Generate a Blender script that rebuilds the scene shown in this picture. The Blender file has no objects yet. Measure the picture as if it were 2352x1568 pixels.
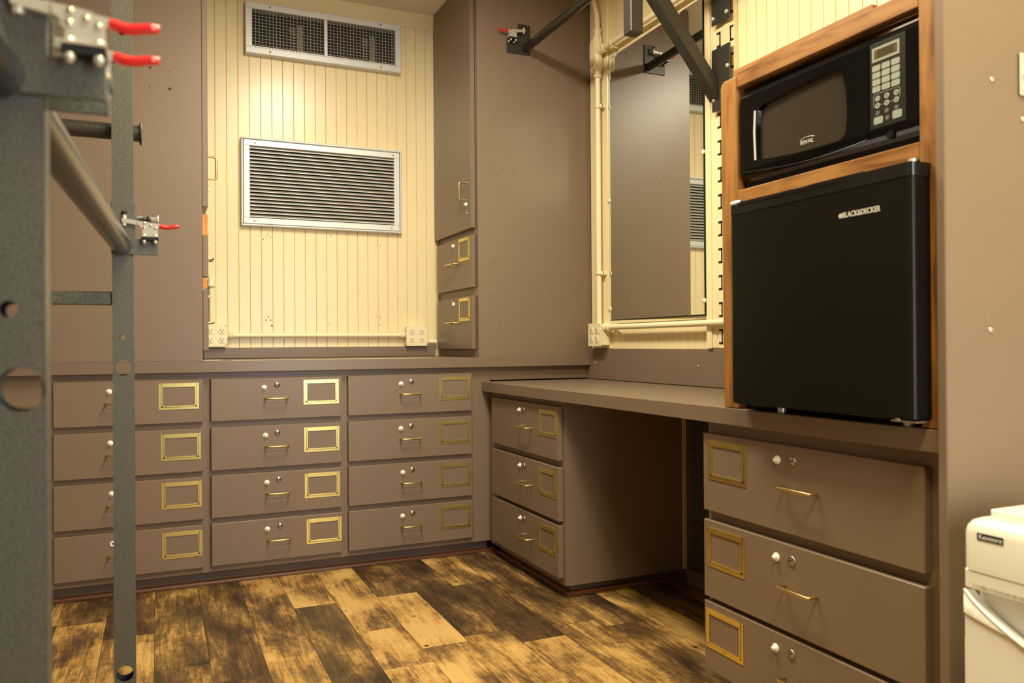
import bpy, math, random
from mathutils import Matrix, Vector
random.seed(7)
PI = math.pi
scene = bpy.context.scene
col = scene.collection

# ------------------------------------------------------------------ camera
CX, CY, CZ = -1.2898, -3.1727, 0.8989
YAW, PITCH, ROLL = math.radians(-23.9127), math.radians(0.2084), math.radians(-0.4047)
fw = Vector((-math.sin(YAW) * math.cos(PITCH), math.cos(YAW) * math.cos(PITCH), math.sin(PITCH)))
rt = Vector((math.cos(YAW), math.sin(YAW), 0))
up = rt.cross(fw)
r2 = rt * math.cos(ROLL) + up * math.sin(ROLL)
u2 = -rt * math.sin(ROLL) + up * math.cos(ROLL)
cd = bpy.data.cameras.new('camera')
cam = bpy.data.objects.new('camera', cd)
col.objects.link(cam)
R = Matrix((r2, u2, -fw)).transposed().to_4x4()
cam.matrix_world = Matrix.Translation((CX, CY, CZ)) @ R
cd.sensor_width = 36
cd.lens = 1831.77 / 2352 * 36
cd.clip_start = 0.02
cd.dof.use_dof = True
cd.dof.focus_distance = 3.1
cd.dof.aperture_fstop = 5.0
scene.camera = cam

# ------------------------------------------------------------------ world, lights, exposure
w = bpy.data.worlds.new('world')
scene.world = w
w.use_nodes = True
w.node_tree.nodes['Background'].inputs[0].default_value = (0.93, 0.97, 1.0, 1)
w.node_tree.nodes['Background'].inputs[1].default_value = 0.2
scene.view_settings.view_transform = 'Standard'
scene.view_settings.look = 'None'
scene.view_settings.exposure = 0.28
scene.view_settings.gamma = 1.0
scene.view_settings.use_curve_mapping = False


def area(name, loc, target, sx, sy, power, colr, spread=180):
    l = bpy.data.lights.new(name, 'AREA')
    l.shape = 'RECTANGLE'
    l.size, l.size_y = sx, sy
    l.energy = power
    l.color = colr
    l.spread = math.radians(spread)
    o = bpy.data.objects.new(name, l)
    col.objects.link(o)
    o.location = loc
    d = Vector(target) - Vector(loc)
    o.rotation_euler = d.to_track_quat('-Z', 'Y').to_euler()
    return o


area('ceiling_lamp_light', (-0.60, -1.15, 2.44), (-0.60, -1.15, 0), 0.28, 0.9, 41, (1.0, 0.91, 0.71))
area('ceiling_lamp_light_rear', (-0.65, -2.8, 2.44), (-0.65, -2.8, 0), 0.9, 0.3, 42, (1.0, 0.84, 0.46))
area('doorway_daylight', (-0.25, -3.95, 1.1), (-0.45, 0, 1.0), 0.8, 1.3, 23, (1.0, 0.98, 0.97))

# ------------------------------------------------------------------ materials


def mat(name, rgb, rough=0.5, metal=0.0, bump=None, var=0.0, spec=0.5, coat=0.0):
    m = bpy.data.materials.new(name)
    m.use_nodes = True
    nt = m.node_tree
    b = nt.nodes['Principled BSDF']
    b.inputs['Base Color'].default_value = (*rgb, 1)
    b.inputs['Roughness'].default_value = rough
    b.inputs['Metallic'].default_value = metal
    b.inputs['Specular IOR Level'].default_value = spec
    b.inputs['Coat Weight'].default_value = coat
    tc = nt.nodes.new('ShaderNodeTexCoord')
    if bump:
        sc, st, dist = bump
        n = nt.nodes.new('ShaderNodeTexNoise')
        n.inputs['Scale'].default_value = sc
        n.inputs['Detail'].default_value = 2
        nt.links.new(tc.outputs['Object'], n.inputs['Vector'])
        bp = nt.nodes.new('ShaderNodeBump')
        bp.inputs['Strength'].default_value = st
        bp.inputs['Distance'].default_value = dist
        nt.links.new(n.outputs['Fac'], bp.inputs['Height'])
        nt.links.new(bp.outputs['Normal'], b.inputs['Normal'])
    if var:
        n2 = nt.nodes.new('ShaderNodeTexNoise')
        n2.inputs['Scale'].default_value = 3.0
        n2.inputs['Detail'].default_value = 4
        nt.links.new(tc.outputs['Object'], n2.inputs['Vector'])
        mx = nt.nodes.new('ShaderNodeMix')
        mx.data_type = 'RGBA'
        mx.inputs[6].default_value = (*[c * (1 - var) for c in rgb], 1)
        mx.inputs[7].default_value = (*[min(1, c * (1 + var)) for c in rgb], 1)
        nt.links.new(n2.outputs['Fac'], mx.inputs[0])
        nt.links.new(mx.outputs[2], b.inputs['Base Color'])
    return m


M = {}
M['brown'] = mat('brown_paint', (0.196, 0.140, 0.096), 0.36, 0, (260, 0.25, 0.0006), 0.06)
M['brown_top'] = mat('brown_worktop_paint', (0.184, 0.133, 0.091), 0.30, 0, (200, 0.2, 0.0005), 0.06)
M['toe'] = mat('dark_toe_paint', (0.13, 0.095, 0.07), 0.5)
M['cream'] = mat('cream_paint', (0.87, 0.735, 0.445), 0.28, 0, (40, 0.12, 0.001), 0.03)
M['cream_groove'] = mat('cream_groove_tint', (0.78, 0.60, 0.30), 0.5)  # slightly darker, yellower cream for the V-groove faces
M['cream_metal'] = mat('cream_conduit_paint', (0.88, 0.78, 0.52), 0.35)
M['ceil'] = mat('ceiling_paint', (0.84, 0.76, 0.62), 0.8, 0, (120, 0.5, 0.002), 0.1)
M['brass'] = mat('aged_brass', (0.80, 0.67, 0.24), 0.28, 1.0, (60, 0.1, 0.0005), 0.12)
M['brass_dark'] = mat('tarnished_brass', (0.62, 0.47, 0.20), 0.3, 1.0)
M['whiteknob'] = mat('white_plastic_knob', (0.88, 0.84, 0.74), 0.3)
M['nickel'] = mat('nickel_lock', (0.50, 0.47, 0.40), 0.28, 1.0)
M['black'] = mat('black_void', (0.008, 0.008, 0.008), 0.7)
M['trimred'] = mat('red_brown_quarter_round', (0.13, 0.045, 0.018), 0.4, 0, None, 0.2)
M['steel'] = mat('hammered_grey_paint', (0.125, 0.125, 0.105), 0.36, 0.45, (420, 0.8, 0.0010), 0.1)
M['darksteel'] = mat('dark_hammered_paint', (0.045, 0.042, 0.034), 0.38, 0.3, (330, 0.8, 0.001))
M['blacktube'] = mat('black_tube_paint', (0.016, 0.014, 0.011), 0.22, 0.0)
M['plated'] = mat('zinc_plated_steel', (0.66, 0.66, 0.60), 0.28, 0.55)
M['red'] = mat('red_vinyl_grip', (0.62, 0.012, 0.016), 0.22, 0, None, 0, 0.6, 0.4)
M['alum'] = mat('brushed_aluminium', (0.70, 0.73, 0.72), 0.42, 0.25, (50, 0.1, 0.0005))
M['louver'] = mat('louver_aluminium', (0.36, 0.32, 0.255), 0.5, 0.1)
M['fins'] = mat('dull_grey_fins', (0.20, 0.18, 0.14), 0.6)
M['mirror'] = mat('mirror_glass', (0.80, 0.82, 0.76), 0.015, 1.0)
M['mirroredge'] = mat('mirror_edge', (0.03, 0.05, 0.035), 0.2)
M['clear'] = mat('clear_plastic', (0.75, 0.72, 0.6), 0.2)
M['outlet'] = mat('outlet_plastic', (0.86, 0.76, 0.52), 0.35)
M['slot'] = mat('dark_slot', (0.02, 0.015, 0.01), 0.6)
M['mwblack'] = mat('glossy_black_plastic', (0.004, 0.004, 0.004), 0.10, 0, None, 0, 0.28, 0.0)
M['mwglass'] = mat('microwave_window_mesh', (0.035, 0.029, 0.020), 0.08, 0, None, 0, 0.7, 0.3)
M['mwpanel'] = mat('control_panel_black', (0.018, 0.015, 0.010), 0.28)
M['button'] = mat('grey_button_print', (0.26, 0.29, 0.25), 0.4)
M['buttonring'] = mat('dark_grey_button_print', (0.06, 0.06, 0.055), 0.4)
M['lcd'] = mat('lcd_brown', (0.085, 0.060, 0.026), 0.3)
M['lcddig'] = mat('lcd_segments', (0.030, 0.020, 0.008), 0.3)
M['fridge'] = mat('satin_black_fridge', (0.007, 0.006, 0.004), 0.28, 0, (500, 0.12, 0.0004), 0, 0.17)
M['fridgecap'] = mat('glossy_black_cap', (0.008, 0.008, 0.008), 0.12)
M['logo'] = mat('silver_logo', (0.62, 0.62, 0.56), 0.35, 0.3)
M['white'] = mat('white_appliance_plastic', (0.80, 0.78, 0.68), 0.32, 0, None, 0.02)
M['whitelip'] = mat('white_gloss_lip', (0.86, 0.85, 0.78), 0.2)
M['greytext'] = mat('grey_print', (0.50, 0.47, 0.38), 0.5)
M['darktext'] = mat('dark_badge', (0.02, 0.02, 0.02), 0.4)
M['edge'] = mat('pale_cream_edge', (0.62, 0.52, 0.36), 0.5)
M['screw'] = mat('screw_steel', (0.60, 0.57, 0.46), 0.3, 0.8)
M['hole'] = mat('screw_hole_dark', (0.05, 0.03, 0.02), 0.8)
M['wallwhite'] = mat('plain_wall_paint', (0.24, 0.19, 0.14), 0.6)
M['diffuser'] = mat('lamp_diffuser', (0.8, 0.78, 0.7), 0.5)
_b = M['diffuser'].node_tree.nodes['Principled BSDF']
_b.inputs['Emission Color'].default_value = (1, 0.9, 0.7, 1)
_b.inputs['Emission Strength'].default_value = 3.0


def add_nodes(m):
    nt = m.node_tree
    return nt, nt.nodes['Principled BSDF'], nt.nodes.new, nt.links.new


def ramp(nt, stops):
    r = nt.nodes.new('ShaderNodeValToRGB')
    while len(r.color_ramp.elements) < len(stops):
        r.color_ramp.elements.new(0.5)
    for e, (p, c) in zip(r.color_ramp.elements, stops):
        e.position = p
        e.color = (*c, 1)
    return r


def wood_mat(name, axis, light=(0.35, 0.165, 0.043), dark=(0.15, 0.058, 0.014)):
    m = mat(name, light, 0.38)
    nt, b, N, L = add_nodes(m)
    tc = N('ShaderNodeTexCoord')
    mp = N('ShaderNodeMapping')
    s = [26, 26, 26]
    s[axis] = 2.2
    mp.inputs['Scale'].default_value = s
    L(tc.outputs['Object'], mp.inputs['Vector'])
    n = N('ShaderNodeTexNoise')
    n.inputs['Scale'].default_value = 2.0
    n.inputs['Detail'].default_value = 6
    n.inputs['Distortion'].default_value = 0.8
    L(mp.outputs[0], n.inputs['Vector'])
    n2 = N('ShaderNodeTexNoise')
    n2.inputs['Scale'].default_value = 9.0
    L(tc.outputs['Object'], n2.inputs['Vector'])
    ad = N('ShaderNodeMath'); ad.operation = 'ADD'
    ml = N('ShaderNodeMath'); ml.operation = 'MULTIPLY'; ml.inputs[1].default_value = 0.5
    L(n2.outputs['Fac'], ml.inputs[0])
    L(n.outputs['Fac'], ad.inputs[0]); L(ml.outputs[0], ad.inputs[1])
    r = ramp(nt, [(0.52, dark), (0.68, tuple((a + c) / 2 for a, c in zip(light, dark))), (0.86, light)])
    L(ad.outputs[0], r.inputs[0])
    L(r.outputs[0], b.inputs['Base Color'])
    return m


M['wood_z'] = wood_mat('varnished_wood_upright', 2)
M['wood_y'] = wood_mat('varnished_wood_rail', 1)
M['rawwood'] = wood_mat('raw_orange_wood', 2, (0.75, 0.33, 0.07), (0.45, 0.17, 0.03))


def floor_mat():
    m = mat('vinyl_plank_wood', (0.4, 0.25, 0.1), 0.42)
    nt, b, N, L = add_nodes(m)
    at = N('ShaderNodeAttribute'); at.attribute_name = 'tone'
    rn = N('ShaderNodeAttribute'); rn.attribute_name = 'rnd'
    geo = N('ShaderNodeTexCoord')
    cmb = N('ShaderNodeCombineXYZ')
    mu = N('ShaderNodeMath'); mu.operation = 'MULTIPLY'; mu.inputs[1].default_value = 37.0
    L(rn.outputs['Fac'], mu.inputs[0])
    L(mu.outputs[0], cmb.inputs[2])
    vadd = N('ShaderNodeVectorMath'); vadd.operation = 'ADD'
    L(geo.outputs['Object'], vadd.inputs[0]); L(cmb.outputs[0], vadd.inputs[1])

    def noise(scale, sc, detail, dist=0.0, rough=0.55):
        mp = N('ShaderNodeMapping'); mp.inputs['Scale'].default_value = scale
        L(vadd.outputs[0], mp.inputs['Vector'])
        n = N('ShaderNodeTexNoise')
        n.inputs['Scale'].default_value = sc
        n.inputs['Detail'].default_value = detail
        n.inputs['Roughness'].default_value = rough
        n.inputs['Distortion'].default_value = dist
        L(mp.outputs[0], n.inputs['Vector'])
        return n.outputs['Fac']

    def mth(op, a, c):
        x = N('ShaderNodeMath'); x.operation = op
        for i, q in enumerate((a, c)):
            if isinstance(q, (int, float)):
                x.inputs[i].default_value = q
            else:
                L(q, x.inputs[i])
        return x.outputs[0]
    blot = noise((2.4, 1.0, 1), 3.2, 3, 0.4)        # large weathered patches
    grain = noise((14, 1.0, 1), 6.0, 6, 1.0, 0.65)       # grain along the plank
    fine = noise((60, 3.0, 1), 6.0, 4, 0.3, 0.7)
    cross = noise((2.0, 34, 1), 5.0, 3, 0.3)     # saw marks across
    speck = noise((7, 5, 1), 9.0, 3, 0.6, 0.6)
    v = mth('MULTIPLY', mth('SUBTRACT', blot, 0.5), 1.9)
    v = mth('ADD', v, mth('MULTIPLY', mth('SUBTRACT', grain, 0.5), 1.0))
    v = mth('ADD', v, mth('MULTIPLY', mth('SUBTRACT', fine, 0.5), 0.40))
    v = mth('ADD', v, mth('MULTIPLY', mth('SUBTRACT', cross, 0.5), 0.18))
    v = mth('ADD', v, mth('MULTIPLY', mth('SUBTRACT', speck, 0.5), 0.45))
    v = mth('ADD', v, at.outputs['Fac'])
    r = ramp(nt, [(0.0, (0.035, 0.020, 0.009)), (0.30, (0.092, 0.050, 0.019)), (0.52, (0.20, 0.112, 0.036)),
                  (0.72, (0.44, 0.255, 0.073)), (0.98, (0.63, 0.40, 0.135))])
    L(v, r.inputs[0])
    # small round knots
    vo = N('ShaderNodeTexVoronoi'); vo.inputs['Scale'].default_value = 7.0
    L(vadd.outputs[0], vo.inputs['Vector'])
    kn = N('ShaderNodeMapRange'); kn.inputs[1].default_value = 0.035; kn.inputs[2].default_value = 0.075
    L(vo.outputs['Distance'], kn.inputs[0])
    mx = N('ShaderNodeMix'); mx.data_type = 'RGBA'
    mx.inputs[6].default_value = (0.045, 0.022, 0.009, 1)
    L(kn.outputs[0], mx.inputs[0]); L(r.outputs[0], mx.inputs[7])
    L(mx.outputs[2], b.inputs['Base Color'])
    bp = N('ShaderNodeBump'); bp.inputs['Strength'].default_value = 0.25; bp.inputs['Distance'].default_value = 0.001
    L(fine, bp.inputs['Height']); L(bp.outputs[0], b.inputs['Normal'])
    return m


M['floor'] = floor_mat()


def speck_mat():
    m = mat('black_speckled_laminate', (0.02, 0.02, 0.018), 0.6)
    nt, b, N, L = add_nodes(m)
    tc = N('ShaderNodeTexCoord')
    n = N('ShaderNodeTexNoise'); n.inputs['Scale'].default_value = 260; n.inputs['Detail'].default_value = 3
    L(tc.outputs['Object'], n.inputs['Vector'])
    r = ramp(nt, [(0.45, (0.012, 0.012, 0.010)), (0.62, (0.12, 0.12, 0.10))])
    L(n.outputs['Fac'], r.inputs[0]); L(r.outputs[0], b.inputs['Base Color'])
    return m


M['speck'] = speck_mat()


def hammered(name, lo, hi, sc):
    m = mat(name, hi, 0.34, 0.4)
    nt, b, N, L = add_nodes(m)
    tc = N('ShaderNodeTexCoord')
    n = N('ShaderNodeTexNoise'); n.inputs['Scale'].default_value = sc; n.inputs['Detail'].default_value = 2
    L(tc.outputs['Object'], n.inputs['Vector'])
    r = ramp(nt, [(0.40, lo), (0.62, hi)])
    L(n.outputs['Fac'], r.inputs[0]); L(r.outputs[0], b.inputs['Base Color'])
    bp = N('ShaderNodeBump'); bp.inputs['Strength'].default_value = 0.7; bp.inputs['Distance'].default_value = 0.0008
    L(n.outputs['Fac'], bp.inputs['Height']); L(bp.outputs[0], b.inputs['Normal'])
    return m


M['steel'] = hammered('hammered_grey_paint_mottled', (0.072, 0.073, 0.064), (0.165, 0.167, 0.145), 560)

# ------------------------------------------------------------------ mesh builder


class MB:
    def __init__(self, X=None):
        self.v = []; self.f = []; self.s = []; self.mi = []
        self.X = X or Matrix.Identity(4)

    def add(self, vs, fs, smooth=False, mi=0):
        n = len(self.v)
        self.v += [self.X @ Vector(p) for p in vs]
        self.f += [tuple(i + n for i in q) for q in fs]
        self.s += [smooth] * len(fs)
        self.mi += [mi] * len(fs)
        return self

    def box(self, x0, x1, y0, y1, z0, z1, b=0.0, mi=0):
        x0, x1 = sorted((x0, x1)); y0, y1 = sorted((y0, y1)); z0, z1 = sorted((z0, z1))
        if b <= 0:
            vs = [(x, y, z) for x in (x0, x1) for y in (y0, y1) for z in (z0, z1)]
            return self.add(vs, [(0, 1, 3, 2), (4, 6, 7, 5), (0, 4, 5, 1), (2, 3, 7, 6), (0, 2, 6, 4), (1, 5, 7, 3)], False, mi)
        b = min(b, (x1 - x0) * .45, (y1 - y0) * .45, (z1 - z0) * .45)
        vs = []; idx = {}
        X = (x0, x1); Y = (y0, y1); Z = (z0, z1)
        for i in (0, 1):
            for j in (0, 1):
                for k in (0, 1):
                    sx, sy, sz = (1, -1)[i], (1, -1)[j], (1, -1)[k]
                    for a in range(3):
                        p = [X[i] + sx * b, Y[j] + sy * b, Z[k] + sz * b]
                        p[a] = (X[i], Y[j], Z[k])[a]
                        idx[(i, j, k, a)] = len(vs); vs.append(tuple(p))
        fs = []
        g = lambda a, i, j, k: idx[(i, j, k, a)]
        for i in (0, 1):
            q = [g(0, i, 0, 0), g(0, i, 0, 1), g(0, i, 1, 1), g(0, i, 1, 0)]; fs.append(q if i == 0 else q[::-1])
            q = [g(1, 0, i, 0), g(1, 1, i, 0), g(1, 1, i, 1), g(1, 0, i, 1)]; fs.append(q if i == 0 else q[::-1])
            q = [g(2, 0, 0, i), g(2, 0, 1, i), g(2, 1, 1, i), g(2, 1, 0, i)]; fs.append(q if i == 0 else q[::-1])
        for i in (0, 1):
            for j in (0, 1):
                fs.append([g(0, i, j, 0), g(0, i, j, 1), g(1, i, j, 1), g(1, i, j, 0)])
                fs.append([g(0, i, 0, j), g(0, i, 1, j), g(2, i, 1, j), g(2, i, 0, j)])
                fs.append([g(1, 0, i, j), g(1, 1, i, j), g(2, 1, i, j), g(2, 0, i, j)])
                for k in (0, 1):
                    fs.append([g(0, i, j, k), g(1, i, j, k), g(2, i, j, k)])
        # orient outward
        c = Vector(((x0 + x1) / 2, (y0 + y1) / 2, (z0 + z1) / 2))
        out = []
        for q in fs:
            p = [Vector(vs[t]) for t in q]
            n = (p[1] - p[0]).cross(p[2] - p[0])
            m_ = sum(p, Vector()) / len(p)
            out.append(tuple(q) if n.dot(m_ - c) > 0 else tuple(q[::-1]))
        return self.add(vs, out, False, mi)

    def tube(self, pts, r, n=12, cap=True, mi=0, radii=None, flat=None):
        pts = [Vector(p) for p in pts]
        rings = []
        prev = None
        for i, p in enumerate(pts):
            if i == 0: t = pts[1] - p
            elif i == len(pts) - 1: t = p - pts[i - 1]
            else: t = (pts[i + 1] - p).normalized() + (p - pts[i - 1]).normalized()
            t.normalize()
            if prev is None:
                a = Vector((0, 0, 1)) if abs(t.z) < 0.9 else Vector((1, 0, 0))
                e1 = t.cross(a).normalized()
            else:
                e1 = (prev - t * prev.dot(t)).normalized()
            prev = e1
            e2 = t.cross(e1)
            rr = radii[i] if radii else r
            k = 1.0
            if 0 < i < len(pts) - 1:
                ca = (pts[i + 1] - p).normalized().dot((p - pts[i - 1]).normalized())
                k = 1.0
            rings.append([p + (e1 * math.cos(2 * PI * j / n) + e2 * math.sin(2 * PI * j / n)) * rr * k for j in range(n)])
        vs = [q for rg in rings for q in rg]
        fs = []
        for i in range(len(rings) - 1):
            for j in range(n):
                a = i * n + j; b_ = i * n + (j + 1) % n
                fs.append((a, b_, b_ + n, a + n))
        self.add(vs, fs, True, mi)
        if cap:
            self.add(rings[0], [tuple(range(n))[::-1]], False, mi)
            self.add(rings[-1], [tuple(range(n))], False, mi)
        return self

    def cyl(self, p0, p1, r, n=20, mi=0):
        return self.tube([p0, p1], r, n, True, mi)

    def lathe(self, p0, axis, prof, n=20, mi=0):
        """prof: list of (distance along axis, radius)"""
        a = Vector(axis).normalized(); p0 = Vector(p0)
        t = Vector((0, 0, 1)) if abs(a.z) < .9 else Vector((1, 0, 0))
        e1 = a.cross(t).normalized(); e2 = a.cross(e1)
        vs = []; fs = []
        for d, r in prof:
            for j in range(n):
                vs.append(p0 + a * d + (e1 * math.cos(2 * PI * j / n) + e2 * math.sin(2 * PI * j / n)) * max(r, 1e-5))
        for i in range(len(prof) - 1):
            for j in range(n):
                q = i * n + j; s = i * n + (j + 1) % n
                fs.append((q, s, s + n, q + n))
        return self.add(vs, fs, True, mi)

    def prism(self, poly, a0, a1, plane='xz', mi=0):
        """poly 2-D outline extruded along the third axis from a0 to a1"""
        def P(u, v, a):
            return {'xz': (u, a, v), 'yz': (a, u, v), 'xy': (u, v, a)}[plane]
        n = len(poly)
        vs = [P(u, v, a0) for u, v in poly] + [P(u, v, a1) for u, v in poly]
        fs = [tuple(range(n)), tuple(range(2 * n - 1, n - 1, -1))]
        fs += [(i + n, (i + 1) % n + n, (i + 1) % n, i) for i in range(n)]
        return self.add(vs, fs, False, mi)

    def build(self, name, material, parent=None, label=None, bevel=0):
        loc = Vector((0, 0, 0))
        if parent is not None:
            loc = Vector(parent['_w'])
        me = bpy.data.meshes.new(name)
        me.from_pydata([tuple(p - loc) for p in self.v], [], self.f)
        me.polygons.foreach_set('use_smooth', self.s)
        me.polygons.foreach_set('material_index', self.mi)
        for mm in (material if isinstance(material, (list, tuple)) else [material]):
            me.materials.append(mm)
        me.update()
        import bmesh
        bm = bmesh.new(); bm.from_mesh(me)
        bmesh.ops.recalc_face_normals(bm, faces=bm.faces[:])
        bm.to_mesh(me); bm.free()
        o = bpy.data.objects.new(name, me)
        col.objects.link(o)
        if parent is not None:
            o.parent = parent
            o['_w'] = parent['_w']
        else:
            o['_w'] = (0.0, 0.0, 0.0)
        if bevel:
            md = o.modifiers.new('bevel', 'BEVEL'); md.width = bevel; md.segments = 2
            md.limit_method = 'ANGLE'
        if label:
            o['label'] = label
        return o


def thing(name, label, cat, loc, group=None):
    o = bpy.data.objects.new(name, None)
    col.objects.link(o)
    o.location = loc
    o.empty_display_size = 0.05
    o['_w'] = tuple(float(c) for c in loc)
    o['label'] = label; o['category'] = cat
    if group: o['group'] = group
    return o


def tag(o, label, cat, group=None):
    o['label'] = label; o['category'] = cat
    if group: o['group'] = group
    # put the origin at the centre of the base
    me = o.data
    xs = [v.co.x for v in me.vertices]; ys = [v.co.y for v in me.vertices]; zs = [v.co.z for v in me.vertices]
    c = Vector(((min(xs) + max(xs)) / 2, (min(ys) + max(ys)) / 2, min(zs)))
    me.transform(Matrix.Translation(-c))
    o.location = c
    return o


def struct(o, label, cat='structure'):
    o['kind'] = 'structure'
    o['label'] = label; o['category'] = cat
    return o


def FS(y0): return Matrix.Translation((0, y0, 0))
def FW(x0): return Matrix.Translation((x0, 0, 0)) @ Matrix.Rotation(-PI / 2, 4, 'Z')
def FE(x0): return Matrix.Translation((x0, 0, 0)) @ Matrix.Rotation(PI / 2, 4, 'Z')


def text_mesh(s, size, X, material, name, parent, squash=1.0, depth=0.0005, bold=0.0):
    c = bpy.data.curves.new('t', 'FONT')
    c.body = s; c.size = size; c.extrude = depth; c.align_x = 'CENTER'; c.align_y = 'CENTER'
    c.offset = bold
    t = bpy.data.objects.new('t', c); col.objects.link(t)
    bpy.context.view_layer.update()
    me0 = t.to_mesh()
    vs = [tuple(v.co) for v in me0.vertices]; fs = [tuple(p.vertices) for p in me0.polygons]
    t.to_mesh_clear()
    bpy.data.objects.remove(t)
    mb = MB(X)
    mb.add([(x * squash, -z, y) for x, y, z in vs], fs)
    return mb.build(name, material, parent)


# ------------------------------------------------------------------ room shell
Xw, Yw = 0.516, 0.526
ZC = 2.5

# floor: planks as faces carrying a tone
PW = 0.145
tones = {}
fv, ff, ft, fr = [], [], [], []
# plank rows from x index; explicit joints: row -> [(y_top, y_bottom, tone)...] read off the photograph
rows = {
    -10: [(.1, -.42, .20), (-.42, -1.5, .66)],
    -9: [(.1, -.75, .22), (-.75, -1.6, .30)],
    -8: [(.1, -.9, .34), (-.9, -1.9, .26)],
    -7: [(.1, -1.15, .62), (-1.15, -2.1, .5)],
    -6: [(.1, -.37, .72), (-.37, -1.25, .12)],
    -5: [(.1, -.69, .82), (-.69, -1.005, .84), (-1.005, -2.0, .78)],
    -4: [(.1, -.37, .16), (-.37, -.90, .90), (-.90, -1.9, .74)],
    -3: [(.1, -.86, .14), (-.86, -1.6, .70)],
    -2: [(.1, -.36, .76), (-.36, -.98, .17), (-.98, -2.0, .66)],
    -1: [(.1, -.9, .33), (-.9, -2.0, .44)],
    0: [(.1, -.37, .20), (-.37, -.97, .28), (-.97, -2.0, .42)],
    1: [(.1, -.35, .30), (-.35, -1.4, .84), (-1.4, -2.2, .5)],
    2: [(.1, -.96, .26), (-.96, -1.8, .50)],
    3: [(.1, -.96, .24), (-.96, -1.8, .40)],
}
# each row r covers x from -0.145*... seam reference at x = -0.145
pls = []
for r in range(-16, 8):
    x0 = r * PW
    segs = []
    if r in rows:
        segs = [list(s) for s in rows[r]]
    yt = segs[-1][1] if segs else 0.1 - random.random() * .8
    if not segs: segs.append([0.1, yt, random.uniform(.15, .8)])
    while yt > -4.2:
        nb = yt - 1.05
        segs.append([yt, nb, random.choice([.15, .2, .35, .5, .75, .85])]); yt = nb
    for a, b_, t in segs:
        pls.append((x0, x0 + PW, b_, a, t))
for (x0, x1, y0, y1, t) in pls:
    g = 0.0006
    x1c = min(x1, 0.62)
    if x0 > 0.6: continue
    y0c = max(y0, -4.0)
    if y0c >= y1: continue
    n = len(fv)
    fv += [(x0 + g, y0c + g, 0), (x1c - g, y0c + g, 0), (x1c - g, y1 - g, 0), (x0 + g, y1 - g, 0)]
    ff.append((n, n + 1, n + 2, n + 3)); ft.append(.50 + (t - .5) * .62); fr.append(random.random())
nv = len(fv)
fv += [(-2.2, -4.0, -0.002), (0.62, -4.0, -0.002), (0.62, 0.6, -0.002), (-2.2, 0.6, -0.002),
       (-2.2, -4.0, -0.08), (0.62, -4.0, -0.08), (0.62, 0.6, -0.08), (-2.2, 0.6, -0.08)]
for q in [(0, 1, 2, 3), (7, 6, 5, 4), (0, 4, 5, 1), (1, 5, 6, 2), (2, 6, 7, 3), (3, 7, 4, 0)]:
    ff.append(tuple(i + nv for i in q)); ft.append(-.2); fr.append(0)
me = bpy.data.meshes.new('floor'); me.from_pydata(fv, [], ff)
a = me.attributes.new('tone', 'FLOAT', 'FACE'); a.data.foreach_set('value', ft)
a = me.attributes.new('rnd', 'FLOAT', 'FACE'); a.data.foreach_set('value', fr)
me.materials.append(M['floor'])
fl = bpy.data.objects.new('floor', me); col.objects.link(fl)
struct(fl, 'distressed brown and gold wood-look vinyl plank floor')

mb = MB(); mb.box(-2.2, 0.62, -4.0, 0.62, ZC, ZC + .08)
struct(mb.build('ceiling', M['ceil']), 'speckled tan ceiling above the cream wall')


def beadboard(mb, u0, u1, z0, z1, pitch=0.048, gw=0.0035, gd=0.0030, off=0.0):
    """board faces with V grooves, face at w=0, body to w=+0.012, in the face frame of mb.X"""
    prof = [(u0, 0)]
    mats = []
    x = u0 + off if off else u0 + pitch
    while x < u1 - gw:
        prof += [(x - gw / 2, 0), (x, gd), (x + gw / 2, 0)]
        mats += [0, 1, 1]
        x += pitch
    prof.append((u1, 0)); mats.append(0)
    n = len(prof)
    vs = [(u, w_, z0) for u, w_ in prof] + [(u, w_, z1) for u, w_ in prof]
    for i in range(n - 1):
        mb.add([vs[i], vs[i + 1], vs[i + 1 + n], vs[i + n]], [(0, 1, 2, 3)], False, mats[i])
    mb.box(u0, u1, gd + .0005, 0.02, z0, z1)


mb = MB(FS(Yw))
beadboard(mb, -1.12, -0.03, 0.80, 2.5, off=0.012)
mb.box(-1.12, -0.03, -0.006, 0.004, 2.425, 2.50, .002)
mb.box(-2.2, 0.62, 0.021, 0.09, -.08, ZC)
struct(mb.build('wall_back', [M['cream'], M['cream_groove']]), 'cream beadboard wall with two metal vents')

mb = MB(FW(Xw))
beadboard(mb, -0.0, 2.19, 0.80, 2.5, off=0.048)
mb.box(-0.62, 3.99, 0.045, 0.11, -.08, ZC)
mb.box(2.19, 3.99, 0.0, 0.045, -.0, ZC)
mb.box(0.02, 0.172, -0.012, 0.002, 0.878, 2.49, .003)      # plain corner board
mb.box(0.862, 0.912, -0.018, 0.002, 0.878, 2.49, .005)      # batten beside the slotted track
mb.box(0.862, 0.89, -0.026, -0.016, 0.878, 2.49, .003)
struct(mb.build('wall_right', [M['cream'], M['cream_groove']]), 'cream beadboard wall behind the mirror')
mb = MB(); mb.box(-2.2, -2.12, -4.0, 0.6, -.08, ZC)
struct(mb.build('wall_left', M['wallwhite']), 'plain wall behind the steel rack')
mb = MB()
mb.box(-2.2, -1.15, -4.08, -4.0, -.08, ZC); mb.box(0.25, 0.62, -4.08, -4.0, -.08, ZC); mb.box(-1.15, .25, -4.08, -4.0, 2.12, ZC)
struct(mb.build('wall_front', M['wallwhite']), 'plain wall with the entrance opening')


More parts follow.
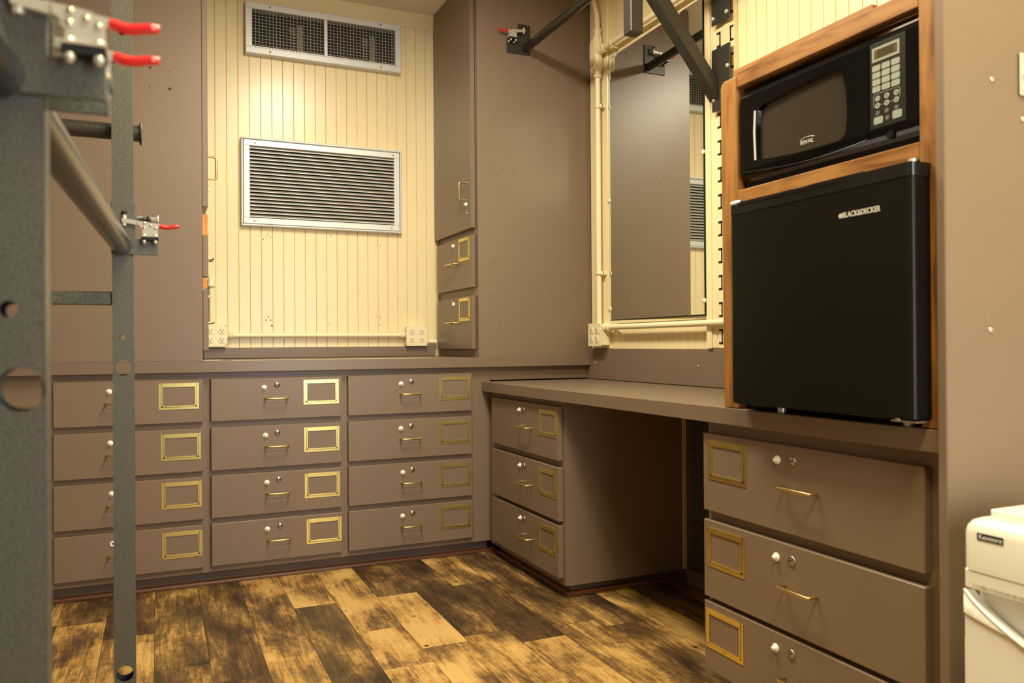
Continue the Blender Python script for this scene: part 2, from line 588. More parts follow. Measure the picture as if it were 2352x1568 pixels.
# ------------------------------------------------------------------ cabinet hardware
def label_holder(X, parent, u0, z1, wd=0.136, ht=0.096, mt=None, inner=True):
    mb = MB(X)
    t = 0.0016
    s = 0.0135 * wd / .136
    tp = 0.0145
    y0 = -t
    # outer flat frame
    mb.box(u0, u0 + s * .58, y0, 0, z1 - ht, z1)
    mb.box(u0 + wd - s * .58, u0 + wd, y0, 0, z1 - ht, z1)
    mb.box(u0 + s * .58, u0 + wd - s * .58, y0, 0, z1 - ht, z1 - ht + s * .55)
    # raised inner rim
    mb.box(u0 + s * .66, u0 + s, y0 - .0014, 0, z1 - ht + s * .64, z1, .0004)
    mb.box(u0 + wd - s, u0 + wd - s * .66, y0 - .0014, 0, z1 - ht + s * .64, z1, .0004)
    mb.box(u0 + s * .66, u0 + wd - s * .66, y0 - .0014, 0, z1 - ht + s * .64, z1 - ht + s, .0004)
    mb.box(u0 + s * .66, u0 + wd - s * .66, y0 - .0010, 0, z1 - tp, z1, .0004)
    for (a_, b_) in [(.005, .006), (.005, .5), (.005, .94), (.5, .02), (.995, .06), (.995, .5), (.995, .94)]:
        uu = u0 + s * .28 + (wd - s * .56) * a_; zz = z1 - ht + .004 + (ht - .008) * b_
        mb.cyl((uu, y0 - .0005, zz), (uu, 0, zz), .0011, 8, 1)
    return mb.build('label_holder', [mt or M['brass'], M['hole']], parent)


def pull(X, parent, u, z, ln=0.082, pr=0.028, vertical=False, r=0.0038):
    mb = MB(X)
    h = ln / 2
    c = 0.007
    if vertical:
        P = lambda a, b_: (u, b_, z + a)
    else:
        P = lambda a, b_: (u + a, b_, z)
    pts = [P(-h, 0), P(-h, -pr + c), P(-h + c * .3, -pr + c * .3), P(-h + c, -pr), P(h - c, -pr), P(h - c * .3, -pr + c * .3), P(h, -pr + c), P(h, 0)]
    mb.tube(pts, r, 10)
    return mb.build('handle', M['brass_dark'], parent)


def knob(X, parent, u, z, ring=False):
    mb = MB(X)
    if ring:
        mb.lathe((u, 0, z), (0, -1, 0), [(0, .0098), (.002, .0098), (.003, .0085), (.0032, .0045), (.001, .004)], 20)
        return mb.build('push_knob', M['whiteknob'], parent, 'white ring with its button missing')
    mb.lathe((u, 0, z), (0, -1, 0), [(0, .0098), (.002, .0100), (.0032, .0088), (.0032, .0048), (.006, .0044), (.0088, .0054), (.0102, .0050), (.0106, .0)], 20)
    return mb.build('push_knob', M['whiteknob'], parent)


def lock(X, parent, u, z, ang=0.0):
    mb = MB(X)
    mb.lathe((u, 0, z), (0, -1, 0), [(0, .0105), (.0025, .0105), (.0035, .0092), (.0030, .0070), (.0034, .0066), (.0034, 0)], 20)
    ca, sa = math.cos(ang), math.sin(ang)
    pts = [(-.0048, -.0011), (.0048, -.0011), (.0048, .0011), (-.0048, .0011)]
    poly = [(u + a_ * ca - b_ * sa, z + a_ * sa + b_ * ca) for a_, b_ in pts]
    mb.prism(poly, -.0038, -.003, 'xz', 1)
    mb.lathe((u, 0, z), (0, -1, 0), [(.0028, .0088), (.0033, .0082), (.0033, .0076), (.0028, .0070)], 20, 1)
    return mb.build('lock', [M['nickel'], M['slot']], parent)


def drawer(X, parent, u0, u1, z0, z1, hold, hnd, knb, lck, label=None, hw=(0.136, 0.096), hl=0.082, ang=0.0, ring=False, brass=None):
    mb = MB(X)
    mb.box(u0, u1, -0.02, -0.0005, z0, z1, .0016)
    d = mb.build('drawer', M['brown'], parent, label)
    XF = X @ Matrix.Translation((0, -0.02, 0))
    label_holder(XF, d, hold[0], hold[1], hw[0], hw[1], brass)
    pull(XF, d, hnd[0], hnd[1], hl)
    knob(XF, d, knb[0], knb[1], ring)
    lock(XF, d, lck[0], lck[1], ang)
    return d


# ------------------------------------------------------------------ back run of drawer cabinets (drawer fronts at y=0, face frame at y=0.02)
rowz = [(.7786, .6187), (.5955, .4356), (.4156, .2584), (.2376, .0795)]


def back_unit(name, label, x0, x1, dl, dr, hx, hz, kx, lx, ringrow=None, angs=(0, 0, 0, 0), brasses=None):
    t = thing('drawer_cabinet', label, 'cabinet', ((x0 + x1) / 2, 0.02, 0), 'drawer cabinets under the long worktop')
    mb = MB()
    mb.box(x0, x1, 0.0205, 0.50, 0.055, 0.8015)
    mb.build('body', M['brown'], t)
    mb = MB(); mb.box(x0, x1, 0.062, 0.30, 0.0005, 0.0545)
    mb.build('toe_kick', M['toe'], t)
    X = FS(0.02)
    for i, (zt, zb) in enumerate(rowz):
        drawer(X, t, dl, dr, zb, zt, (hx[i], zt - hz[i]), (kx[i][1], zt - .080), (kx[i][0], zt - .038), (lx[i], zt - .029), None,
               ang=angs[i], ring=(ringrow == i), brass=(brasses or {}).get(i))
    return t


back_unit('l', 'leftmost four-drawer brown cabinet, partly behind the grey steel post', -1.85, -1.124, -1.625, -1.1386,
          [-1.290, -1.284, -1.282, -1.281], [.013, .016, .013, .017],
          [(-1.451, -1.419), (-1.448, -1.417), (-1.444, -1.415), (-1.442, -1.413)], [-1.401, -1.398, -1.396, -1.393], ringrow=3)
back_unit('m', 'four-drawer brown cabinet directly under the cream wall, middle of the back run', -1.1238, -.612, -1.1117, -.6248,
          [-.773, -.772, -.771, -.765], [.012, .015, .015, .016],
          [(-.921, -.8765), (-.917, -.875), (-.913, -.8725), (-.912, -.869)], [-.873, -.873, -.869, -.865], angs=(.2, .1, 0, .8))
back_unit('r', 'four-drawer brown cabinet beside the inner corner, rightmost of the back run', -.6118, 0.0195, -.5993, -.0722,
          [-.217, -.218, -.216, -.216], [.014, .015, .017, .015],
          [(-.382, -.344), (-.384, -.3455), (-.377, -.341), (-.379, -.3425)], [-.338, -.340, -.336, -.336], angs=(1.5, 1.4, .3, .2))

# dead corner filler of the face frame above the desk, up to the right wall
mb = MB(); mb.box(0.0205, 0.5355, 0.0205, 0.0395, 0.746, 0.8015, 0)
o = mb.build('filler_panel', M['brown']); tag(o, 'narrow brown panel between the desk top and the higher worktop edge', 'panel')

# long worktop
t = thing('worktop', 'long brown-painted worktop on the back run of drawers, below the cream wall', 'worktop', (-.7, 0.2, 0.8025))
mb = MB(); mb.box(-2.1, 0.498, -0.015, 0.5245, 0.8025, 0.8447, .0015)
mb.build('slab', M['brown_top'], t)
mb = MB(); mb.box(-1.035, -0.27, 0.030, 0.034, 0.8445, 0.8462)  # thin cream strip, paler than the worktop
mb.build('pale_edge_strip', M['edge'], t, 'pale line along the worktop')
mb = MB(); mb.box(-1.112, -0.062, 0.508, 0.5245, 0.8447, 0.893, .003)
o = mb.build('backsplash_board', M['brown']); tag(o, 'low brown backsplash strip at the foot of the cream wall with vents', 'board')

# ------------------------------------------------------------------ pedestal under desk (face frame x=.02, drawers at x=0)
t = thing('drawer_cabinet', 'three-drawer brown pedestal under the desk, beside the dark knee space', 'cabinet', (0.27, -.33, 0))
mb = MB(); mb.box(0.0205, Xw + .04, -0.676, -0.001 + .02, 0.045, 0.6975)
mb.build('body', M['brown'], t)
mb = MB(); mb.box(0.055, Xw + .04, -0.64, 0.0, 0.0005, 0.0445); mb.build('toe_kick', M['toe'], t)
X = FW(0.02)
for i, (zt, zb) in enumerate([(.6775, .485), (.4611, .2708), (.2559, .0694)]):
    drawer(X, t, .0471, .6587, zb, zt, (.508 - .006 * i, zt - .018), (.392, zt - .096), (.335, zt - .034), (.368, zt - .030), hw=(.142, .096), hl=.095, ang=.3)

# right cabinet
t = thing('drawer_cabinet', 'three-drawer brown cabinet under the black refrigerator, nearest the camera', 'cabinet', (0.27, -1.8, 0))
mb = MB(); mb.box(0.0205, Xw + .04, -2.183, -1.478, 0.045, 0.6975)
mb.build('body', M['brown'], t)
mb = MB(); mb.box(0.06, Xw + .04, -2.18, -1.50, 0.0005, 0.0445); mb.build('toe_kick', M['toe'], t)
for i, (zt, zb) in enumerate([(.6675, .4695), (.445, .248), (.236, .06)]):
    drawer(X, t, 1.482, 2.1345, zb, zt, (1.504 - .007 * i, zt - .017), (1.826 - .003 * i, zt - .093), (1.753 - .005 * i, zt - .036), (1.801 - .004 * i, zt - .033), hw=(.143, .1), hl=.095, ang=.1)

# knee space back panels
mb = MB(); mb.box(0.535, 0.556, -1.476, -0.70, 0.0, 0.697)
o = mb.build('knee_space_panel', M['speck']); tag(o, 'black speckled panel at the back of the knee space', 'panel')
mb = MB(); mb.box(0.5165, 0.534, -0.6805, -0.6765, 0.0465, 0.697, .001)
o = mb.build('corner_strip', M['edge']); tag(o, 'thin pale upright edge strip at the back of the knee space', 'strip')
mb = MB(); mb.box(0.515, 0.534, -1.476, -0.700, 0.0005, 0.055, .002)
o = mb.build('skirting_board', M['toe']); tag(o, 'dark skirting board at the foot of the speckled panel', 'skirting')

# desk top
t = thing('desk_top', 'brown-painted desk top running from the corner to under the refrigerator', 'worktop', (0.25, -1.1, .6985))
mb = MB(); mb.box(-0.0188, 0.515, -2.184, 0.0185, 0.6985, 0.74, .0015)
mb.build('slab', M['brown_top'], t)
mb = MB()
for (y, z, s) in [(-1.02, .715, .004), (-1.025, .708, .003), (-.75, .739, .004), (-1.60, .7395, .004)]:
    mb.box(-0.0194, -0.0186, y, y + s, z - s, z)
mb.build('paint_chips', M['brass'], t, 'tiny chips in the paint on the front edge')

mb = MB(); mb.box(0.4995, 0.5155, -2.18, 0.0195, 0.742, 0.8775, .0015)
t = thing('backboard', 'brown board on the wall between the desk top and the cream beadboard', 'board', (.508, -1.1, .742))
mb.build('board', M['brown'], t)
for yy, zz in [(-.055, .815), (-.80, .815), (-.02, .742)][:2]:
    mb = MB(FW(0.4995)); mb.lathe((-yy, 0, zz), (0, -1, 0), [(0, .005), (.0015, .0045), (.002, 0)], 12)
    mb.build('screw', M['screw'], t)

# quarter-round trims
qr = [(0, 0), (.015, 0), (.0145, .005), (.0115, .0105), (.006, .0145), (0, .015)]
mb = MB(); mb.prism([(0.061 - a_, .0008 + b_) for a_, b_ in qr], -1.9, 0.05, 'yz')
# prism plane yz: poly gives (y,z) extruded in x
struct(mb.build('trim_1', M['trimred']), 'red-brown quarter-round trim along the back drawers')
mb = MB(); mb.prism([(0.0545 - a_, .0008 + b_) for a_, b_ in qr], -.658, 0.03, 'xz')
struct(mb.build('trim_2', M['trimred']), 'red-brown quarter-round trim along the pedestal front')
mb = MB(); mb.prism([(-.6405 - a_, .0008 + b_) for a_, b_ in qr], .037, 0.51, 'yz')
struct(mb.build('trim_3', M['trimred']), 'red-brown quarter-round trim along the pedestal side')


# ------------------------------------------------------------------ tall cabinets
def holes(X, parent, pts, r=.0022, m=None):
    mb = MB(X)
    for p in pts:
        rr = p[2] if len(p) > 2 else r
        mb.add([(p[0] + rr * math.cos(k * PI / 4), -.0004, p[1] + rr * .9 * math.sin(k * PI / 4)) for k in range(8)], [tuple(range(8))])
    return mb.build('screw_holes', m or M['hole'], parent)


t = thing('tall_cabinet', 'tall brown cabinet right of the cream wall with its door and two drawers facing left', 'cabinet', (.24, .26, .8455))
mb = MB()
mb.box(-0.0385, Xw - .003, 0.0, 0.500, 0.8455, 2.498)
mb.build('body', M['brown'], t)
X = FW(-0.039)
mb = MB(X); mb.box(-.523, -.027, -.021, -.0005, 1.402, 2.49, .0015)
d = mb.build('door', M['brown'], t)
XF = FW(-.060)
pull(XF, d, -.085, 1.567, .075, .032, True)
knob(XF, d, -.082, 1.509); lock(XF, d, -.076, 1.468, 1.5)
for i, (zt, zb) in enumerate([(1.374, 1.146), (1.110, .880)]):
    drawer(X, t, -.490, -.027, zb, zt, (-.183, zt - .006), (-.245, zt - .113), (-.250, zt - .028), (-.272, zt - .020), hw=(.134, .100), hl=.105, ang=1.2,)
holes(FS(0), t, [(.05, 1.63), (.035, 1.66), (.012, 1.657), (.13, 1.66), (.215, 1.2), (.35, 1.29), (.37, 1.30), (.41, 1.40), (.03, 1.25, .003), (.07, 1.55),
                 (.24, 1.13), (.03, 1.11), (.016, 1.116), (.31, 1.12), (.43, 1.13), (.17, 2.36), (.19, 2.33), (.13, 2.38), (.13, 2.34), (.27, 2.26, .003), (.31, 2.25, .003), (.3, 1.0), (.42, 1.02), (.06, .98, .003)])

t = thing('tall_cabinet', 'tall brown cabinet left of the cream wall, behind the grey steel rack', 'cabinet', (-1.6, .26, .8455))
mb = MB(); mb.box(-2.1, -1.139, 0.0, 0.500, 0.8455, 2.498)
mb.build('body', M['brown'], t)
X = FE(-1.1385)
mb = MB(X); mb.box(.001, .485, -.0205, -.0005, 1.420, 2.40, .0015)
d = mb.build('door', M['brown'], t)
XF = FE(-1.118)
pull(XF, d, .10, 1.585, .085, .036, True)
knob(XF, d, .10, 1.50); lock(XF, d, .10, 1.468)
for i, (zt, zb, off) in enumerate([(1.312, 1.159, 0), (1.112, .884, 0)]):
    drawer(X, t, .001, .485, zb, zt, (.30, zt - .012), (.20, zt - (.07 if i == 0 else .12)), (.13, zt - .02), (.16, zt - .02), hw=(.134, .1), hl=.09)
mb = MB(); mb.box(-1.1385, -1.119, .003, .022, 1.312, 1.392, .001)
mb.build('exposed_wood_edge', M['rawwood'], t, 'unpainted orange wood edge between door and drawer')
mb = MB(); mb.box(-1.1385, -1.122, .003, .022, 1.116, 1.155, .001)
mb.build('exposed_wood_edge', M['rawwood'], t)
holes(FS(0), t, [(-1.312, 1.913, .005), (-1.248, 1.910, .0025), (-1.314, 1.843, .003), (-1.247, 1.843, .006), (-1.33, 1.70, .002)])
mb = MB(); mb.add([(-1.139, .03, .8462), (-1.075, .05, .8462), (-1.07, .10, .8462), (-1.139, .09, .8462), (-1.139, .03, .8472), (-1.075, .05, .8478), (-1.07, .10, .8476), (-1.139, .09, .8472)],
                  [(0, 1, 2, 3), (4, 5, 6, 7), (0, 1, 5, 4), (1, 2, 6, 5), (2, 3, 7, 6), (3, 0, 4, 7)])
o = mb.build('paper_scrap', M['outlet']); tag(o, 'small scrap of pale paper on the worktop at the left cabinet corner', 'paper')


# ------------------------------------------------------------------ vents on the back wall
def frame(mb, u0, u1, z0, z1, s, w0, w1, b=.002):
    mb.box(u0, u1, w0, w1, z1 - s, z1, b); mb.box(u0, u1, w0, w1, z0, z0 + s, b)
    mb.box(u0, u0 + s, w0, w1, z0 + s, z1 - s, b); mb.box(u1 - s, u1, w0, w1, z0 + s, z1 - s, b)


def screwhead(X, parent, u, z, r=.0055):
    mb = MB(X); mb.lathe((u, 0, z), (0, -1, 0), [(0, r), (.0015, r * .9), (.0025, r * .4), (.0022, 0)], 12)
    mb.box(u - r * .7, u + r * .7, -.0029, -.002, z - r * .12, z + r * .12, 0, 1)
    return mb.build('screw', [M['screw'], M['slot']], parent)


X = FS(Yw)
t = thing('vent_grille', 'wide aluminium vent with wire mesh, high on the cream wall', 'vent', (-.58, Yw - .02, 2.188))
u0, u1, z0, z1 = -.934, -.232, 2.188, 2.413
mb = MB(X); frame(mb, u0, u1, z0, z1, .028, -.040, -.001); mb.box(-.592, -.577, -.038, -.012, z0 + .028, z1 - .028, .001)
mb.build('vent_frame', M['alum'], t)
mb = MB(X); mb.box(u0 + .028, u1 - .028, -.004, -.0005, z0 + .028, z1 - .028); mb.build('painted_dark_recess', M['black'], t)  # black sheet paints the shaded depth behind the mesh
for a_, b_ in ((u0 + .028, -.592), (-.577, u1 - .028)):
    mb = MB(X)
    n = 21
    for k in range(1, n):
        uu = a_ + (b_ - a_) * k / n
        mb.box(uu - .0009, uu + .0009, -.034, -.032, z0 + .028, z1 - .028)
    n = 12
    for k in range(1, n):
        zz = z0 + .028 + (z1 - z0 - .056) * k / n
        mb.box(a_, b_, -.032, -.030, zz - .0008, zz + .0008)
    mb.build('wire_mesh', M['louver'], t)
    mb = MB(X)
    c = a_ + (b_ - a_) * .68
    mb.box(c - .014, c + .010, -.012, -.005, z0 + .034, z1 - .06)
    for k in range(9):
        mb.box(c - .05, c - .022, -.010, -.005, z0 + .036 + k * .013, z0 + .042 + k * .013)
    mb.build('inner_fins', M['fins'], t)
    mb = MB(X); mb.box(a_ + .001, b_ - .001, -.027, -.005, z0 + .0285, z0 + .038); mb.build('inner_ledge', M['alum'], t)
for uu, zz in ((-.83, z1 - .013), (-.33, z1 - .013), (-.83, z0 + .013), (-.33, z0 + .013)):
    screwhead(FS(Yw - .040), t, uu, zz)

t = thing('vent_grille', 'large aluminium louvered vent in the middle of the cream wall', 'vent', (-.59, Yw - .02, 1.43))
u0, u1, z0, z1 = -.955, -.229, 1.429, 1.8205
mb = MB(X); frame(mb, u0, u1, z0, z1, .009, -.030, -.001, .003); frame(mb, u0 + .011, u1 - .011, z0 + .011, z1 - .011, .026, -.027, -.001, .0015)
mb.build('vent_frame', M['alum'], t)
mb = MB(X); mb.box(u0 + .009, u1 - .009, -.0035, -.0005, z0 + .009, z1 - .009); mb.build('painted_dark_recess', M['black'], t)  # black sheet paints the shade between and behind the louvers
n = 20
H_ = (z1 - z0 - .074)
for k in range(n):
    zz = z0 + .037 + H_ * (k + .5) / n
    h = H_ / n
    mb = MB(X)
    mb.prism([(-.0135, zz + h * .34), (-.0145, zz + h * .42), (-.0225, zz - h * .12), (-.0215, zz - h * .20)], u0 + .036, u1 - .036, 'yz')
    mb.prism([(-.0215, zz - h * .10), (-.0255, zz - h * .10), (-.0255, zz - h * .27), (-.0245, zz - h * .27), (-.0245, zz - h * .15), (-.0215, zz - h * .17)], u0 + .036, u1 - .036, 'yz', 1)  # brighter lip: the highlight is painted onto the same slat metal
    mb.build('louver', [M['louver'], M['alum']], t)
for uu, zz in ((-.895, z1 - .024), (-.27, z1 - .024), (-.90, z0 + .023), (-.28, z0 + .023)):
    screwhead(FS(Yw - .027), t, uu, zz, .0045)
mb = MB(FS(Yw - .0003))
o = None
t2 = [(-.84, 1.40), (-.83, 1.385), (-.845, 1.39), (-.86, 1.375), (-.56, 1.405), (-.34, 1.395), (-.33, 1.37), (-.30, 1.36), (-.84, 1.03, .003), (-.85, 1.015, .003), (-.83, 1.015, .003),
      (-.825, .99, .004), (-.57, 1.0), (-.33, 1.03), (-.30, 1.02), (-.33, .995), (-.35, 1.035)]
for p in t2:
    rr = p[2] if len(p) > 2 else .0022
    mb.add([(p[0] + rr * math.cos(k * PI / 4), 0, p[1] + rr * math.sin(k * PI / 4)) for k in range(8)], [tuple(range(8))])
o = mb.build('wall_screw_holes', M['hole']); o['kind'] = 'stuff'; tag(o, 'old screw holes scattered on the cream wall under the vent', 'holes')


# ------------------------------------------------------------------ outlets and conduit
def outlet_box(X, u0, u1, z0, z1, depth, label, side=False):
    """X face frame of the wall surface; box stands out by depth"""
    c = X @ Vector(((u0 + u1) / 2, -depth / 2, z0))
    t = thing('outlet_box', label, 'outlet', c, 'four-gang outlet boxes')
    mb = MB(X); mb.box(u0 + .003, u1 - .003, -depth + .003, -.0005, z0 + .003, z1 - .003, .003)
    mb.build('box', M['cream_metal'], t)
    mb = MB(X); mb.box(u0, u1, -depth, -depth + .003, z0, z1, .001)
    for uu, zz in ((u1 - .007, z1 - .008), (u1 - .007, z0 + .008), (u0 + .007, z1 - .008), (u0 + .007, z0 + .008)):
        mb.cyl((uu, -depth - .0006, zz), (uu, -depth, zz), .002, 8, 1)
    mb.build('cover_plate', [M['cream_metal'], M['hole']], t)
    cu, cz = (u0 + u1) / 2, (z0 + z1) / 2
    for du in (-.024, .024):
        for dz in (-.0195, .0195):
            mb = MB(X)
            pts = []
            for k in range(20):
                a_ = 2 * PI * k / 20
                pts.append((cu + du + .0155 * math.cos(a_), cz + dz + max(-.0135, min(.0135, .0165 * math.sin(a_)))))
            mb.prism(pts, -depth - .0025, -depth, 'xz')
            y = -depth - .0032
            mb.box(cu + du - .0068, cu + du - .0048, y, -depth - .002, cz + dz - .001, cz + dz + .0075, 0, 1)
            mb.box(cu + du + .0045, cu + du + .0065, y, -depth - .002, cz + dz + .000, cz + dz + .007, 0, 1)
            mb.cyl((cu + du, y, cz + dz - .006), (cu + du, -depth - .002, cz + dz - .006), .0024, 10, 1)
            mb.build('receptacle', [M['outlet'], M['slot']], t)
    return t


outlet_box(FS(Yw), -1.110, -1.016, .897, .996, .045, 'cream outlet box at the left end of the horizontal conduit')
outlet_box(FS(Yw), -.216, -.113, .895, .992, .045, 'cream outlet box at the right end of the back wall conduit')
outlet_box(FW(Xw - .012), .070, .180, .888, .988, .048, 'cream outlet box low on the right wall under the vertical conduit')

t = thing('conduit', 'horizontal cream conduit between the two outlet boxes on the cream wall', 'conduit', (-.6, Yw - .02, .93))
mb = MB(); mb.cyl((-1.0155, Yw - .024, .9465), (-.2165, Yw - .024, .9465), .0105, 14); mb.build('pipe', M['cream_metal'], t)
for xx, s in ((-1.0155, 1), (-.2165, -1)):
    mb = MB(); mb.lathe((xx, Yw - .024, .9465), (s, 0, 0), [(0, .014), (.006, .014), (.006, .0165), (.014, .0165), (.015, .0135), (.026, .0125), (.027, .0105)], 14)
    mb.build('connector', M['cream_metal'], t)
t = thing('conduit', 'short cream conduit stub right of the right outlet box', 'conduit', (-.08, Yw - .02, .90))
mb = MB(); mb.cyl((-.1125, Yw - .024, .915), (-.062, Yw - .024, .915), .011, 14); mb.lathe((-.1125, Yw - .024, .915), (1, 0, 0), [(0, .014), (.012, .014), (.013, .011)], 14)
mb.build('pipe', M['cream_metal'], t)
t = thing('conduit', 'short upright cream conduit beside the left cabinet drawers', 'conduit', (-1.087, Yw - .02, .997))
mb = MB(); mb.cyl((-1.080, Yw - .022, .997), (-1.080, Yw - .022, 1.18), .010, 14); mb.build('pipe', M['cream_metal'], t)
mb = MB(); mb.lathe((-1.080, Yw - .022, 1.155), (0, 0, 1), [(0, .0105), (0, .016), (.012, .016), (.014, .0135), (.035, .0145), (.045, .012), (.05, .004), (.05, 0)], 14); mb.build('elbow', M['cream_metal'], t)

# right wall conduit
xc = Xw - .036
t = thing('conduit', 'cream conduit rising up the right wall corner beside the mirror', 'conduit', (xc, -.13, .988))
mb = MB(); mb.cyl((xc, -.128, .9885), (xc, -.130, 2.10), .0115, 16)
mb.tube([(xc, -.130, 2.24), (xc, -.130, 2.30), (xc, -.125, 2.35), (xc, -.105, 2.40), (xc, -.085, 2.44), (xc, -.085, 2.498)], .0115, 16)
mb.build('pipe', M['cream_metal'], t)
mb = MB(); mb.lathe((xc, -.130, 2.065), (0, 0, 1), [(0, .0115), (0, .017), (.012, .017), (.014, .0145), (.03, .016), (.04, .021), (.05, .023), (.17, .023), (.185, .016), (.20, .015), (.205, .0175), (.215, .0175), (.215, .0115)], 16)
mb.lathe((xc, -.150, 2.178), (0, -1, 0), [(0, .018), (.022, .018), (.026, .0155), (.035, .0155), (.036, .019), (.045, .019), (.046, .0125)], 16)
pts = [(-.130 - .017 * math.cos(a_), 2.165 + (.045 if math.sin(a_) > 0 else -.045) + .017 * math.sin(a_)) for a_ in [2 * PI * k / 24 for k in range(24)]]
mb.prism(pts, xc - .030, xc - .018, 'yz')
mb.build('junction_fitting', M['cream_metal'], t)
for zz in (1.93, 1.2):
    mb = MB(); mb.lathe((xc, -.130, zz), (0, 0, 1), [(0, .0115), (0, .0135), (.015, .0135), (.015, .0115)], 14); mb.box(xc + .005, Xw - .0125, -.156, -.146, zz, zz + .015, .001)
    mb.box(xc - .002, xc + .010, -.156, -.140, zz, zz + .015, .001)
    mb.build('clip', M['cream_metal'], t)
t = thing('conduit', 'cream conduit running above the mirror toward the black support arm', 'conduit', (xc, -.5, 2.16))
mb = MB(); mb.cyl((xc, -.196, 2.178), (xc, -.895, 2.178), .0115, 16); mb.build('pipe', M['cream_metal'], t)
mb = MB(); mb.lathe((xc, -.245, 2.178), (0, -1, 0), [(0, .0115), (0, .0135), (.012, .0135), (.012, .0115)], 14); mb.box(xc + .0, Xw - .0005, -.257, -.245, 2.158, 2.168, .001); mb.build('clip', M['cream_metal'], t)
xl = Xw - .028
t = thing('conduit', 'cream conduit running level just under the mirror', 'conduit', (xl, -.6, .96))
mb = MB(); mb.cyl((xl - .006, -.181, .9695), (xl - .006, -1.585, .9695), .0115, 16); mb.build('pipe', M['cream_metal'], t)
mb = MB(); mb.lathe((xl - .006, -.181, .9695), (0, -1, 0), [(0, .018), (.008, .018), (.009, .0155), (.03, .0155), (.031, .018), (.036, .018), (.036, .0125)], 16); mb.build('connector', M['cream_metal'], t)
mb = MB(); mb.lathe((xl, -.24, .9695), (0, -1, 0), [(0, .0125), (0, .0145), (.014, .0145), (.014, .0125)], 14); mb.box(xl + .003, Xw - .0005, -.254, -.24, .945, .955, .001); mb.build('clip', M['cream_metal'], t)
mb = MB(); mb.box(Xw - .014, Xw - .0005, -.858, -.176, .984, .9975, .002)
struct(mb.build('trim_4', M['cream']), 'cream ledge strip under the mirror')

# mirror
t = thing('mirror', 'tall frameless wall mirror on the cream beadboard, reflecting the brown cabinet', 'mirror', (Xw - .01, -.52, .998))
mb = MB(); mb.prism([(Xw - .0240, -.853), (Xw - .0128, -.182), (Xw - .0065, -.182), (Xw - .0065, -.853)], 1.0, 2.133, 'xy'); mb.build('backing', M['mirroredge'], t)
mb = MB(); mb.add([(Xw - .0245, -.851, 1.002), (Xw - .0133, -.184, 1.002), (Xw - .0133, -.184, 2.131), (Xw - .0245, -.851, 2.131)], [(0, 3, 2, 1)])
mb.build('glass', M['mirror'], t)
for yy, zz in ((-.183, 1.05), (-.183, 1.52), (-.240, 2.132), (-.70, 2.132), (-.852, 1.58), (-.852, 1.05), (-.183, 2.08)):
    mb = MB(FW(Xw - .0133 + (yy + .184) * .0168)); mb.lathe((-yy, 0, zz), (0, -1, 0), [(0, .0095), (.004, .0085), (.0055, .003), (.0045, 0)], 14)
    mb.build('mirror_clip', M['clear'], t)

# ------------------------------------------------------------------ slotted track on the right wall with bunk bracket
t = thing('slotted_track', 'cream upright wall track with rows of black slots beside the mirror', 'track', (Xw - .01, -.975, .88))
y0, y1 = -1.014, -.917
xt = Xw - .018
mb = MB(); mb.box(xt, Xw - .0005, y0, y1, .88, 2.45, .001); mb.box(xt - .0022, xt, -.989, -.959, .88, 2.45, .0005)
mb.build('rail', M['cream'], t)
k = 0
z = .895
while z < 2.4:
    for side in (0, 1):
        ya, yb = ((-.924, -.944) if side == 0 else (-1.012, -.994))
        sgn = 1 if side == 0 else -1
        mb = MB()
        mb.box(xt - .0012, xt - .0002, yb, yb + sgn * .006, z, z + .052)
        mb.box(xt - .0012, xt - .0002, yb, ya, z, z + .007)
        mb.box(xt - .0012, xt - .0002, yb, ya, z + .045, z + .052)
        mb.build('slot', M['slot'], t)
        k += 1
    z += .0938

t = thing('support_arm', 'black square-tube support arm with diagonal brace bolted to the wall track', 'bracket', (.45, -.95, 1.72))
xp = xt - .0150
mb = MB(); mb.box(xp - .006, xp - .0003, -1.016, -.920, 2.0, 2.16, .001); mb.build('mounting_plate', M['darksteel'], t)
mb = MB(); mb.box(xp - .006, xp - .0003, -1.016, -.920, 1.70, 1.915, .001); mb.build('mounting_plate', M['darksteel'], t)
mb = MB(); mb.box(.128, xp - .006, -.960, -.915, 2.105, 2.150, .003); mb.build('arm', M['darksteel'], t)
mb = MB(); mb.box(.130, .178, -.950, -.902, 1.922, 2.105, .003); mb.build('end_post', M['darksteel'], t)
# brace: square tube in the x-z plane
p0 = Vector((xp - .006, 0, 1.762)); p1 = Vector((.165, 0, 2.092))
d = (p1 - p0).normalized(); nrm = Vector((-d.z, 0, d.x))
L_ = (p1 - p0).length
poly = [p0 - nrm * .023, p0 + nrm * .023 + d * 0.03, p1 + nrm * .023, p1 - nrm * .023]
poly = [(xp - .0062, 1.735), (xp - .0062, 1.800), (.235, 2.104), (.170, 2.104)]
mb = MB(); mb.prism(poly, -.958, -.912, 'xz'); mb.build('brace', M['darksteel'], t, bevel=.002)
for yy, zz in ((-1.002, 2.022), (-.930, 2.022), (-.930, 2.105), (-1.005, 1.838), (-.932, 1.740), (-1.003, 2.12)):
    mb = MB(FW(xp - .006)); mb.lathe((-yy, 0, zz), (0, -1, 0), [(0, .0085), (.004, .0078), (.006, .0045), (.0062, 0)], 14); mb.build('bolt', M['plated'], t)
for yy, zz in ((-1.008, 1.885), (-.930, 1.885)):
    mb = MB(FW(xp - .0062)); mb.lathe((-yy, 0, zz), (0, -1, 0), [(0, .003), (.0003, 0)], 10); mb.build('bolt_hole', M['slot'], t)


